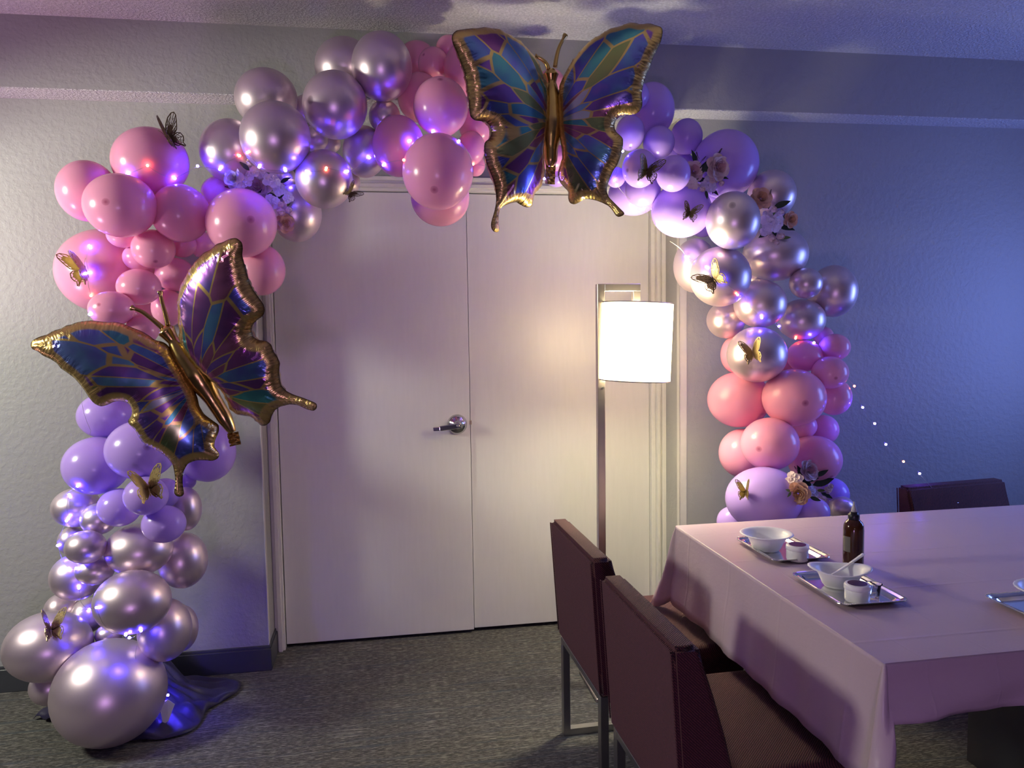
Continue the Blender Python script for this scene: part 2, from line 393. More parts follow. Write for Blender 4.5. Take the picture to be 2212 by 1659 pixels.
# ---------------------------------------------------------------- measured positions (metres)
BAL = [('A1','P',[-1.2079,-0.4156,1.9088],[0.0981,0.1029],[-0.4988,-0.8586,0.1186],0),('A2','P',[-1.0037,-0.4042,2.0131],[0.1268,0.1172],[0.0482,-0.8047,0.5918],0),('A3','P',[-1.0674,-0.5394,1.8423],[0.1137,0.1038],[-0.0911,-0.9944,-0.054],1),('A4','P',[-0.901,-0.4529,1.8309],[0.0972,0.0988],[0.947,-0.2936,-0.1301],1),('A5','P',[-0.6953,-0.4845,1.7949],[0.1182,0.1174],[0.4052,-0.9141,-0.0182],1),('A6','P',[-0.7971,-0.3044,1.927],[0.0658,0.0607],[-0.0896,-0.9731,0.2124],0),('A7','P',[-0.6556,-0.3547,1.6448],[0.0858,0.0926],[0.1817,-0.8059,-0.5635],0),('A8','P',[-1.2287,-0.2203,1.6519],[0.1672,0.1536],[-0.9548,0.0302,0.2957],0),('A9','P',[-1.1095,-0.3871,1.7655],[0.0549,0.0452],[-0.269,-0.9315,0.2449],0),('A10','P',[-1.0024,-0.4257,1.712],[0.0722,0.0674],[0.251,-0.6699,-0.6987],1),('A11','P',[-1.0739,-0.3385,1.6915],[0.0561,0.0479],[-0.2624,-0.9286,0.2623],0),('A12','P',[-0.9482,-0.2536,1.7468],[0.0513,0.0479],[0.3831,-0.7762,0.5007],0),('A13','P',[-0.8926,-0.1785,1.7552],[0.0493,0.0493],[0.2715,0.5364,0.7991],0),('A14','P',[-0.9672,-0.2946,1.6336],[0.0692,0.0608],[0.5682,-0.8206,-0.0614],0),('A15','P',[-1.0528,-0.4343,1.5811],[0.0728,0.0624],[0.0178,-0.9924,-0.1219],0),('A16','P',[-1.1211,-0.5077,1.5049],[0.073,0.059],[-0.2603,-0.9439,0.2035],1),('A17','P',[-0.9949,-0.301,1.5127],[0.0574,0.0675],[0.3893,-0.7239,-0.5696],0),('A18','P',[-1.0379,-0.4737,1.4323],[0.0539,0.0507],[0.1694,-0.8999,-0.4018],0),('A19','P',[-1.1309,-0.1009,1.5148],[0.0609,0.0573],[-0.3996,0.731,-0.5531],0),('A20','P',[-1.1811,-0.4741,1.4298],[0.0424,0.0393],[-0.2653,-0.9111,-0.3154],0),('B1','C',[-0.6189,-0.3279,2.2623],[0.1107,0.1056],[-0.5616,-0.5798,0.5903],0),('B2','C',[-0.5618,-0.569,2.0674],[0.1154,0.1177],[-0.0603,-0.9947,-0.0833],0),('B3','C',[-0.7403,-0.382,2.0615],[0.1051,0.11],[-0.4258,-0.8708,0.2457],0),('B4','C',[-0.3672,-0.4893,2.2018],[0.111,0.115],[-0.6985,-0.712,-0.0718],1),('B5','C',[-0.203,-0.4692,2.3448],[0.106,0.1174],[-0.2722,-0.9597,0.0696],0),('B6','C',[-0.3383,-0.3114,2.3912],[0.1076,0.1042],[-0.1353,-0.6506,0.7473],0),('B7','C',[-0.1974,-0.4079,2.189],[0.0569,0.0586],[0.0541,-0.9971,-0.053],0),('B8','C',[-0.2741,-0.3623,2.0726],[0.0781,0.0934],[0.1057,-0.9641,-0.2438],0),('B9','C',[-0.411,-0.518,1.9423],[0.0975,0.0999],[0.0906,-0.9238,-0.3721],0),('B10','C',[-0.532,-0.2814,1.8594],[0.0934,0.1055],[-0.2338,-0.6849,-0.6901],0),('B11','C',[-0.4515,-0.314,2.1266],[0.0461,0.0478],[-0.2442,-0.9587,0.1458],0),('B12','C',[-0.3408,-0.314,1.972],[0.0483,0.0483],[0.2319,-0.7119,-0.6628],0),('B13','C',[-0.4043,-0.246,2.1285],[0.042,0.0385],[0.1173,-0.726,0.6776],0),('B13b','C',[-0.5677,-0.28,1.9902],[0.0396,0.0396],[-0.3313,-0.8929,-0.305],0),('B13c','C',[-0.4902,-0.246,2.2544],[0.0487,0.0487],[-0.347,-0.1753,0.9213],0),('B14','P',[-0.0026,-0.5129,2.2],[0.0962,0.1011],[-0.0502,-0.6741,0.737],1),('B15','P',[-0.0254,-0.62,1.9537],[0.1205,0.1276],[-0.1711,-0.7739,-0.6097],1),('B16','P',[-0.003,-0.4058,1.9028],[0.1075,0.1041],[-0.1002,-0.8431,-0.5284],0),('B17','P',[-0.1524,-0.4865,2.0667],[0.0917,0.1064],[0.0114,-0.9935,-0.1136],0),('B18','P',[-0.0667,-0.3628,2.2733],[0.082,0.0889],[-0.157,-0.9596,0.2335],0),('B19','P',[-0.0664,-0.221,2.4522],[0.075,0.075],[0.1472,0.0366,0.9884],0),('B20','P',[-0.0118,-0.326,2.4091],[0.0571,0.0606],[-0.6622,-0.6853,0.3031],1),('B21','P',[0.0954,-0.4058,2.3671],[0.0746,0.095],[0.3336,-0.9352,0.1188],0),('B22','P',[0.0501,-0.2873,2.4826],[0.0474,0.0474],[0.5033,-0.395,0.7685],0),('B23','P',[0.1246,-0.3281,2.1025],[0.0527,0.0632],[0.7029,-0.7092,0.0547],0),('B24','P',[0.1555,-0.263,2.2025],[0.0645,0.0753],[0.9364,-0.345,0.0643],0),('B25','P',[0.1487,-0.2511,2.0551],[0.0379,0.0433],[0.6635,-0.6335,-0.3982],0),('B26','P',[0.4516,-0.2856,2.0838],[0.0544,0.0544],[0.1178,-0.9811,-0.1534],0),('B26b','V',[0.4779,-0.2234,2.0213],[0.0445,0.0408],[-0.8038,-0.5892,-0.0823],0),('B26c','P',[0.4566,-0.246,2.3864],[0.0511,0.0474],[0.013,-0.622,0.7829],0),('D1','V',[0.8539,-0.2908,2.2753],[0.0884,0.1068],[0.1354,-0.3798,0.9151],0),('D2','V',[0.7233,-0.4131,2.1534],[0.0546,0.0669],[-0.147,-0.3881,-0.9098],1),('D3','V',[0.8364,-0.416,2.119],[0.0603,0.062],[-0.0815,-0.9654,0.2475],0),('D4','V',[0.9936,-0.3049,2.1724],[0.0629,0.0703],[0.6141,-0.4928,0.6165],0),('D5','V',[1.1277,-0.3729,2.0516],[0.128,0.1335],[0.4923,-0.8136,0.3094],0),('D6','V',[0.7147,-0.5495,1.9921],[0.0641,0.0692],[-0.8831,-0.4275,-0.193],1),('D7','V',[0.8413,-0.552,1.9755],[0.0629,0.0663],[-0.1985,-0.9728,-0.1194],0),('D8','V',[0.7835,-0.3853,1.9456],[0.0681,0.0663],[-0.4773,-0.8235,-0.3065],0),('D9','V',[0.7967,-0.2331,1.956],[0.1036,0.0866],[-0.7245,-0.0925,-0.683],0),('D10','V',[0.6458,-0.4774,1.9733],[0.0362,0.0379],[-0.4237,-0.8732,-0.2407],0),('D11','V',[0.9241,-0.425,1.8613],[0.1161,0.1036],[-0.0861,-0.9233,-0.3742],0),('D12','V',[1.0029,-0.2575,2.0825],[0.0377,0.0377],[0.7835,-0.2838,0.5527],0),('D13','V',[0.7524,-0.3883,2.301],[0.0532,0.055],[-0.3423,-0.7158,0.6086],0),('D14','V',[1.1292,-0.1497,1.8465],[0.0551,0.0532],[0.781,0.6123,-0.1231],0),('D14b','V',[1.1377,-0.2243,1.9183],[0.0538,0.0577],[0.987,-0.1567,-0.0362],0),('D15','V',[0.9396,-0.2265,2.1213],[0.0492,0.0454],[0.7422,-0.0175,0.6699],0),('E1','C',[1.0837,-0.5341,1.8094],[0.0992,0.1079],[-0.4206,-0.8113,0.406],1),('E2','C',[1.3113,-0.3987,1.9323],[0.0937,0.0955],[0.4674,-0.8558,0.2217],0),('E3','C',[1.3879,-0.2888,1.7082],[0.1343,0.1112],[0.4847,-0.7828,0.3901],0),('E4','C',[1.0551,-0.2428,1.6652],[0.0861,0.111],[-0.7273,-0.6311,-0.2699],0),('E5','C',[1.0764,-0.442,1.6067],[0.1171,0.1162],[-0.2889,-0.9088,-0.301],0),('E6','C',[1.4768,-0.3738,1.5825],[0.0659,0.0621],[-0.0599,-0.9062,0.4186],0),('E7','C',[1.653,-0.2857,1.5538],[0.0956,0.1093],[0.7552,-0.572,0.3203],0),('E8','C',[1.2779,-0.374,1.5021],[0.1045,0.097],[-0.3608,-0.923,0.1339],0),('E9','C',[1.5061,-0.2941,1.4351],[0.0969,0.0872],[0.4949,-0.8322,0.2501],0),('E10','C',[1.1944,-0.238,1.4401],[0.0795,0.0776],[-0.6556,-0.7433,-0.1329],0),('E11','C',[1.2435,-0.4169,1.2989],[0.1181,0.1107],[-0.5383,-0.8376,-0.0931],0),('E12','P',[1.2347,-0.2416,1.2939],[0.0584,0.0779],[-0.8348,-0.5461,-0.0705],0),('E13','P',[1.5043,-0.3219,1.2848],[0.0732,0.0655],[0.1009,-0.9949,-0.0025],0),('E14','P',[1.6197,-0.3547,1.3198],[0.0633,0.0556],[0.5597,-0.8286,-0.0083],0),('E15','P',[1.5595,-0.4208,1.2191],[0.0732,0.0657],[-0.1928,-0.9408,-0.2787],1),('E16','P',[1.6238,-0.2683,1.3632],[0.0393,0.0413],[0.8767,-0.4446,0.1834],0),('E17','P',[1.4709,-0.221,1.2407],[0.0516,0.0496],[0.5003,-0.8605,-0.0961],0),('E18','C',[1.3676,-0.1642,1.6156],[0.0419,0.0379],[0.937,0.1496,0.3158],0),('F1','P',[1.2399,-0.2673,1.1062],[0.1301,0.1165],[-0.7382,-0.6742,-0.0245],0),('F2','P',[1.394,-0.4359,1.1236],[0.1253,0.1151],[-0.1468,-0.9846,-0.0952],1),('F3','P',[1.6196,-0.353,1.1137],[0.0713,0.0771],[0.3696,-0.9127,-0.1745],0),('F4','P',[1.6412,-0.2451,0.9616],[0.064,0.064],[0.792,-0.3211,-0.5192],0),('F5','P',[1.5314,-0.2702,0.9846],[0.0572,0.0533],[0.5051,-0.7492,-0.4284],0),('F6','P',[1.2763,-0.4654,0.9454],[0.1138,0.1046],[-0.7416,-0.6684,-0.0563],1),('F7','P',[1.2518,-0.2794,0.8804],[0.0972,0.1031],[-0.7507,-0.5856,-0.3059],0),('F8','P',[1.5439,-0.3418,0.8505],[0.1105,0.1008],[0.2201,-0.7697,-0.5992],1),('F9','V',[1.2048,-0.5569,0.7494],[0.1462,0.1212],[-0.399,-0.9137,-0.0771],0),('F10','V',[1.3807,-0.6033,0.6999],[0.0657,0.055],[-0.2659,-0.9616,-0.0686],0),('F11','V',[1.6594,-0.2853,0.6855],[0.0716,0.0716],[0.7528,-0.3128,-0.5792],0),('F12','C',[1.6381,-0.3947,0.6491],[0.052,0.052],[0.4085,-0.8401,-0.3569],0),('F13','V',[1.1312,-0.4325,0.6306],[0.0575,0.063],[-0.2593,-0.8312,-0.4919],0),('G1','V',[-1.2152,-0.335,1.1285],[0.0947,0.0814],[-0.35,-0.7272,0.5904],0),('G2','V',[-1.2256,-0.42,0.9623],[0.11,0.1003],[-0.2417,-0.8951,0.3745],0),('G3','V',[-1.0458,-0.522,1.0267],[0.1148,0.1007],[0.4102,-0.8878,0.2086],1),('G4','V',[-0.8895,-0.2595,0.9707],[0.1029,0.1117],[0.7365,-0.2791,0.6161],0),('G5','V',[-1.0135,-0.607,0.8844],[0.0705,0.0636],[0.1331,-0.9799,0.1483],0),('G6','V',[-1.1383,-0.4786,0.8232],[0.0719,0.0655],[-0.0329,-0.9944,0.1001],0),('G7','V',[-0.9754,-0.5561,0.7747],[0.0715,0.0628],[0.1933,-0.978,-0.078],0),('G8','V',[-1.01,-0.3932,0.8491],[0.0514,0.0531],[0.1944,-0.9737,0.1185],0),('G9','V',[-0.9676,-0.25,0.8615],[0.0315,0.0297],[0.7699,-0.5998,-0.2179],0),('G10','C',[-1.3273,-0.34,0.802],[0.0831,0.0698],[-0.6405,-0.6845,0.3481],0),('G11','C',[-1.2292,-0.415,0.7724],[0.0603,0.0554],[-0.2411,-0.9664,0.0892],0),('G12','C',[-0.9579,-0.3278,0.7742],[0.0546,0.0802],[0.3974,-0.8353,-0.3798],0),('G13','C',[-1.3517,-0.3244,0.6775],[0.0502,0.0519],[-0.6268,-0.772,0.1053],0),('G14','C',[-1.2439,-0.505,0.6973],[0.0663,0.0568],[0.0467,-0.9665,0.2523],0),('G15','C',[-1.0923,-0.4457,0.663],[0.1124,0.0896],[0.209,-0.9541,-0.2143],0),('G16','C',[-0.9781,-0.3254,0.5818],[0.0874,0.1028],[0.2923,-0.8331,-0.4695],0),('G17','C',[-1.2404,-0.4433,0.5992],[0.0647,0.0518],[0.0712,-0.9975,-0.0014],0),('G18','C',[-1.3342,-0.3562,0.5532],[0.0881,0.0831],[-0.3835,-0.923,-0.0314],0),('H1','C',[-1.0769,-0.591,0.5246],[0.1225,0.1039],[0.2786,-0.9562,0.0895],0),('H2','C',[-1.4518,-0.2027,0.384],[0.0594,0.0629],[-0.8639,0.1418,-0.4832],0),('H3','C',[-1.3455,-0.2441,0.3696],[0.0607,0.0642],[-0.5374,-0.1403,-0.8315],0),('H4','C',[-1.4234,-0.3954,0.3207],[0.1452,0.1197],[-0.3551,-0.9345,-0.0254],0),('H5','C',[-1.1938,-0.501,0.1813],[0.1855,0.1783],[0.427,-0.8819,-0.1997],0),('H6','C',[-1.0146,-0.4628,0.3744],[0.0901,0.1098],[0.3655,-0.9167,-0.1613],0),('H7','C',[-1.0016,-0.3093,0.3191],[0.0624,0.0866],[0.4079,-0.567,-0.7156],0),('H8','C',[-1.4526,-0.3288,0.1453],[0.0707,0.0657],[-0.507,-0.5772,-0.6401],0),('H9','C',[-1.2401,-0.3455,0.328],[0.0472,0.0371],[0.0944,-0.9336,-0.3457],0)]
LED = {'top':[([-1.0513,-0.5048,1.9515],'b'),([-0.9803,-0.5261,1.9757],'r'),([-0.9114,-0.4636,1.9464],'b'),([-0.8363,-0.4616,1.9901],'b'),([-0.7643,-0.4597,1.9808],'b'),([-0.6933,-0.4797,2.0234],'r'),([-0.6457,-0.625,2.003],'r'),([-0.6137,-0.597,1.9633],'b'),([-0.5301,-0.5925,1.9536],'b'),([-0.5514,-0.3229,1.9788],'b'),([-0.4612,-0.6096,1.9498],'b'),([-0.3955,-0.6216,1.9592],'r'),([-0.3282,-0.5752,1.959],'b'),([-0.2555,-0.4458,2.0332],'b'),([-0.2078,-0.5316,1.9904],'b'),([-0.1409,-0.6459,1.9847],'r'),([-0.1153,-0.5847,2.0636],'b'),([-0.0342,-0.5403,2.1045],'b'),([0.0419,-0.6781,2.0436],'b'),([0.1285,-0.3448,2.0387],'r'),([0.1859,-0.55,1.9826],'b'),([0.2773,-0.54,1.9749],'b'),([0.3301,-0.52,1.9798],'b'),([0.3702,-0.49,1.9615],'b'),([0.4646,-0.55,1.9499],'r'),([0.4973,-0.56,1.8846],'b'),([0.6542,-0.5371,2.0549],'b'),([0.629,-0.5142,1.9543],'b'),([0.818,-0.2957,1.8872],'b'),([0.823,-0.4301,1.8053],'b')],'right':[([0.9214,-0.3092,1.7577],'o'),([0.9879,-0.3092,1.6969],'b'),([0.9844,-0.5177,1.6392],'b'),([1.0303,-0.5556,1.5845],'b'),([1.1042,-0.5328,1.5315],'r'),([1.183,-0.4296,1.4957],'b'),([1.2424,-0.4554,1.4436],'b'),([1.4174,-0.266,1.4095],'b'),([1.4615,-0.3226,1.3587],'r'),([1.5246,-0.3569,1.3408],'b'),([1.6928,-0.3817,1.1581],'r'),([1.7157,-0.4064,1.0712],'b'),([1.7544,-0.4311,1.0056],'b'),([1.7889,-0.4558,0.9216],'b'),([1.8519,-0.4806,0.8523],'r'),([1.9076,-0.5053,0.8046],'b'),([1.9633,-0.53,0.7346],'b'),([2.0069,-0.54,0.6833],'b'),([2.074,-0.54,0.6854],'r')],'left':[([-1.2283,-0.3659,1.7292],'b'),([-1.2257,-0.3872,1.6345],'b'),([-1.2354,-0.3531,1.556],'r'),([-1.1747,-0.5519,1.486],'b'),([-1.2258,-0.4821,1.2992],'o'),([-1.2402,-0.4123,1.0857],'o'),([-1.256,-0.5102,0.9097],'b'),([-1.3283,-0.3919,0.86],'b'),([-1.3228,-0.4212,0.7857],'b'),([-1.3334,-0.4148,0.7716],'b'),([-1.3855,-0.3662,0.6741],'b'),([-1.3289,-0.4298,0.6076],'b'),([-1.2848,-0.4837,0.6211],'b'),([-1.296,-0.4395,0.5374],'b'),([-1.3194,-0.2947,0.4107],'b'),([-1.1573,-0.6796,0.5435],'b'),([-1.0826,-0.6529,0.4366],'b'),([-1.07,-0.6582,0.4284],'b'),([-1.0318,-0.6635,0.4507],'b'),([-1.0749,-0.36,0.1999],'o'),([-1.041,-0.4,0.1521],'b'),([-1.0353,-0.42,0.1263],'b'),([-1.029,-0.41,0.1123],'b'),([-1.0363,-0.43,0.1174],'b'),([-1.0355,-0.44,0.1101],'b'),([-1.044,-0.45,0.1055],'r')]}
BF1 = {'wings':[{'o':[0.403,-0.49,2.3062],'w':[-0.8659,-0.5,0.0144],'up':[0.0167,0.0,0.9999],'n':[0.4999,-0.866,-0.0083],'pts':[(0.0312,-0.011),(0.0544,0.0274),(0.0805,0.0646),(0.1126,0.0882),(0.1505,0.1076),(0.1937,0.1184),(0.2391,0.1259),(0.2717,0.1248),(0.3067,0.1208),(0.3327,0.1101),(0.3583,0.1039),(0.3919,0.0927),(0.4223,0.0819),(0.4388,0.065),(0.4416,0.0491),(0.4362,0.0373),(0.4254,0.0202),(0.4145,0.0029),(0.4063,-0.015),(0.3925,-0.0385),(0.3842,-0.0589),(0.3787,-0.0844),(0.3749,-0.1103),(0.3716,-0.1365),(0.3694,-0.1718),(0.365,-0.1867),(0.3479,-0.195),(0.3191,-0.1924),(0.2957,-0.193),(0.2781,-0.2061),(0.2751,-0.2239),(0.284,-0.2437),(0.3047,-0.2583),(0.3088,-0.2749),(0.3048,-0.3017),(0.2989,-0.3284),(0.2842,-0.354),(0.2694,-0.3798),(0.2604,-0.4066),(0.2557,-0.434),(0.2575,-0.4622),(0.2635,-0.4861),(0.2725,-0.5102),(0.2797,-0.5295),(0.2786,-0.5481),(0.2666,-0.5587),(0.2485,-0.5596),(0.2412,-0.5496),(0.2455,-0.5312),(0.2454,-0.5031),(0.2394,-0.4767),(0.2241,-0.4658),(0.1933,-0.4532),(0.1653,-0.4455),(0.1431,-0.4551),(0.1176,-0.4612),(0.095,-0.4551),(0.0885,-0.4447),(0.0886,-0.4205),(0.0789,-0.4049),(0.0527,-0.3824),(0.0396,-0.3516),(0.0364,-0.3219),(0.0432,-0.2887),(0.0434,-0.2499),(0.037,-0.2004),(0.0286,-0.1506),(0.0242,-0.1014),(0.0244,-0.0531)]},{'o':[0.403,-0.49,2.3062],'w':[0.8659,-0.5,-0.0144],'up':[0.0167,0.0,0.9999],'n':[-0.4999,-0.866,0.0083],'pts':[(0.0301,-0.0129),(0.0454,0.0191),(0.0657,0.0504),(0.0909,0.0809),(0.116,0.1063),(0.141,0.1269),(0.1658,0.1402),(0.1856,0.1447),(0.21,0.1603),(0.2393,0.1634),(0.2588,0.1654),(0.2828,0.1729),(0.3069,0.1682),(0.3261,0.1587),(0.3403,0.1623),(0.3593,0.1589),(0.3783,0.1495),(0.3948,0.1427),(0.4006,0.1282),(0.3976,0.108),(0.3931,0.0903),(0.3817,0.0688),(0.3702,0.0472),(0.361,0.0253),(0.3565,0.0073),(0.3448,-0.0099),(0.3403,-0.0279),(0.3334,-0.0504),(0.3289,-0.0778),(0.3326,-0.1015),(0.3319,-0.1201),(0.3224,-0.1355),(0.3057,-0.1433),(0.2815,-0.1443),(0.2571,-0.1434),(0.2401,-0.1536),(0.2329,-0.1742),(0.238,-0.196),(0.2529,-0.2092),(0.2652,-0.2221),(0.2655,-0.2457),(0.2608,-0.2691),(0.2537,-0.2923),(0.2441,-0.3154),(0.2295,-0.3334),(0.2198,-0.3567),(0.2101,-0.38),(0.2078,-0.4039),(0.2155,-0.4236),(0.2305,-0.4389),(0.2505,-0.4592),(0.2654,-0.4744),(0.2744,-0.4821),(0.2705,-0.4914),(0.2509,-0.4967),(0.2409,-0.4899),(0.2308,-0.4726),(0.2157,-0.4549),(0.1957,-0.4441),(0.1705,-0.433),(0.1452,-0.4267),(0.1249,-0.4255),(0.1096,-0.4344),(0.0892,-0.443),(0.0711,-0.4371),(0.0643,-0.4195),(0.0657,-0.3951),(0.0501,-0.3795),(0.0318,-0.3587),(0.0239,-0.3287),(0.0315,-0.2998),(0.0418,-0.2762),(0.039,-0.2369),(0.031,-0.1973),(0.0266,-0.1482),(0.0254,-0.0996),(0.0251,-0.0511)]}],'axis':[[0.4025,-0.49,2.3545],[0.4023,-0.49,2.3352],[0.403,-0.49,2.3062],[0.4033,-0.49,2.248],[0.4023,-0.49,2.1702],[0.3996,-0.49,2.1213],[0.398,-0.49,2.0724],[0.3975,-0.49,2.0283],[0.3956,-0.49,2.0037]],'ant':[[[0.3924,-0.49,2.3517],[0.3826,-0.49,2.373],[0.3651,-0.49,2.3868],[0.3426,-0.49,2.3964]],[[0.4168,-0.49,2.3599],[0.4223,-0.49,2.3939],[0.4339,-0.49,2.4329],[0.4573,-0.49,2.4763]]],'tab':[[0.3973,-0.49,2.0185],[0.3923,-0.49,1.9422]]}
BF2 = {'wings':[{'o':[-0.8856,-0.68,1.387],'w':[-0.8587,-0.1045,-0.5017],'up':[-0.5044,0.0,0.8635],'n':[0.0903,-0.9945,0.0527],'pts':[(0.0174,0.0044),(0.0243,0.0209),(0.0422,0.0379),(0.0476,0.0564),(0.0598,0.0821),(0.0721,0.0986),(0.0869,0.1196),(0.0923,0.1289),(0.1093,0.1463),(0.1341,0.1599),(0.1508,0.1729),(0.1634,0.1835),(0.1887,0.1956),(0.2112,0.2031),(0.2179,0.2012),(0.235,0.2085),(0.2522,0.2069),(0.2753,0.2131),(0.2929,0.2107),(0.3111,0.2158),(0.3286,0.2175),(0.3423,0.2169),(0.3544,0.2036),(0.3533,0.1911),(0.345,0.1831),(0.3396,0.162),(0.3277,0.1428),(0.3189,0.1225),(0.3193,0.1048),(0.31,0.081),(0.3025,0.0583),(0.2997,0.0324),(0.2989,0.0077),(0.3,-0.0159),(0.2978,-0.0386),(0.2875,-0.0574),(0.269,-0.0631),(0.2476,-0.0644),(0.2302,-0.0723),(0.2149,-0.0882),(0.2146,-0.11),(0.2257,-0.1276),(0.2454,-0.1366),(0.2489,-0.1467),(0.2426,-0.1725),(0.2457,-0.1953),(0.2462,-0.2231),(0.2356,-0.2425),(0.2224,-0.2669),(0.2132,-0.2887),(0.2094,-0.3101),(0.2096,-0.3289),(0.2196,-0.354),(0.2316,-0.3777),(0.2449,-0.3942),(0.2554,-0.4063),(0.2535,-0.4216),(0.2413,-0.4299),(0.2303,-0.4264),(0.2237,-0.4085),(0.2113,-0.385),(0.1955,-0.3637),(0.17,-0.3489),(0.1437,-0.3535),(0.1188,-0.37),(0.1035,-0.3833),(0.0846,-0.3862),(0.0733,-0.3776),(0.0724,-0.3622),(0.0752,-0.3476),(0.0617,-0.3309),(0.0355,-0.3128),(0.0242,-0.2947),(0.0353,-0.2653),(0.0436,-0.241),(0.0421,-0.2104),(0.0321,-0.1853),(0.0257,-0.1518),(0.022,-0.1041),(0.0211,-0.0612),(0.0182,-0.0197)]},{'o':[-0.8856,-0.68,1.387],'w':[0.7624,-0.4695,0.4454],'up':[-0.5044,0.0,0.8635],'n':[-0.4054,-0.8829,-0.2368],'pts':[(0.0282,0.0096),(0.0569,0.0247),(0.0703,0.0539),(0.0907,0.0729),(0.1065,0.1003),(0.1291,0.1175),(0.1576,0.1372),(0.1842,0.1459),(0.2079,0.1559),(0.2324,0.1625),(0.2591,0.1675),(0.284,0.1706),(0.3129,0.1656),(0.3414,0.1692),(0.3642,0.1618),(0.3875,0.1596),(0.4115,0.1498),(0.42,0.1297),(0.4116,0.1149),(0.3935,0.097),(0.3851,0.0734),(0.3735,0.0457),(0.365,0.0218),(0.3614,-0.0049),(0.3635,-0.0291),(0.3655,-0.0534),(0.3593,-0.0703),(0.343,-0.0818),(0.3132,-0.0833),(0.2924,-0.0868),(0.2757,-0.0985),(0.2675,-0.1178),(0.2787,-0.1357),(0.3025,-0.1513),(0.3094,-0.1698),(0.3013,-0.1893),(0.3041,-0.2087),(0.2985,-0.2297),(0.2793,-0.2497),(0.2651,-0.2726),(0.2567,-0.2926),(0.2621,-0.3136),(0.276,-0.3329),(0.3002,-0.3573),(0.3192,-0.379),(0.3321,-0.3947),(0.3222,-0.4079),(0.3062,-0.4103),(0.2871,-0.3934),(0.2696,-0.3694),(0.2453,-0.3541),(0.2087,-0.345),(0.186,-0.3459),(0.1631,-0.3563),(0.1436,-0.3716),(0.1196,-0.3736),(0.1041,-0.3647),(0.104,-0.3458),(0.0968,-0.3265),(0.0714,-0.3107),(0.0477,-0.2926),(0.0423,-0.271),(0.0532,-0.2388),(0.0587,-0.204),(0.0505,-0.1718),(0.037,-0.1369),(0.0279,-0.1012),(0.0262,-0.057),(0.0263,-0.0201)]}],'axis':[[-0.9155,-0.68,1.44],[-0.9072,-0.68,1.4267],[-0.8877,-0.68,1.3949],[-0.8599,-0.68,1.347],[-0.8222,-0.68,1.2905],[-0.801,-0.68,1.2527],[-0.7752,-0.68,1.2039],[-0.7396,-0.68,1.1383],[-0.7183,-0.68,1.0933]],'ant':[[[-0.9167,-0.68,1.4358],[-0.9489,-0.68,1.4666],[-0.9773,-0.68,1.4893],[-1.0085,-0.68,1.5026]],[[-0.9004,-0.68,1.446],[-0.9064,-0.68,1.4791],[-0.9146,-0.68,1.5157],[-0.9203,-0.68,1.5537]]],'tab':[[-0.7173,-0.68,1.0933],[-0.7097,-0.68,1.0508]]}
SB = [([-0.9232,-0.4846,2.0671],[0.4595,-0.8773,0.1385],0.072,30,80,25,'o'),([-1.2355,-0.383,1.6396],[0.1458,-0.9862,-0.0786],0.0774,15,25,105,'g'),([-0.9857,-0.6645,0.9128],[0.3194,-0.893,0.317],0.0721,10,42,45,'g'),([-1.3765,-0.4851,0.404],[0.3275,-0.7802,0.5329],0.0668,0,68,38,'g'),([-0.3274,-0.5444,1.8917],[0.5284,-0.7516,-0.3949],0.0382,-40,20,20,'o'),([0.716,-0.6142,1.9655],[-0.155,-0.9477,-0.2788],0.0595,-15,40,25,'o'),([0.9109,-0.5329,1.8325],[-0.243,-0.9461,-0.214],0.0448,-15,40,25,'o'),([1.0109,-0.5403,1.5869],[-0.4779,-0.8712,-0.1123],0.0661,37,10,30,'k'),([1.1778,-0.5155,1.3032],[-0.4903,-0.8708,0.0376],0.0606,12,42,45,'g'),([1.0928,-0.6344,0.7917],[-0.5869,-0.7504,0.3041],0.0483,5,48,62,'g')]
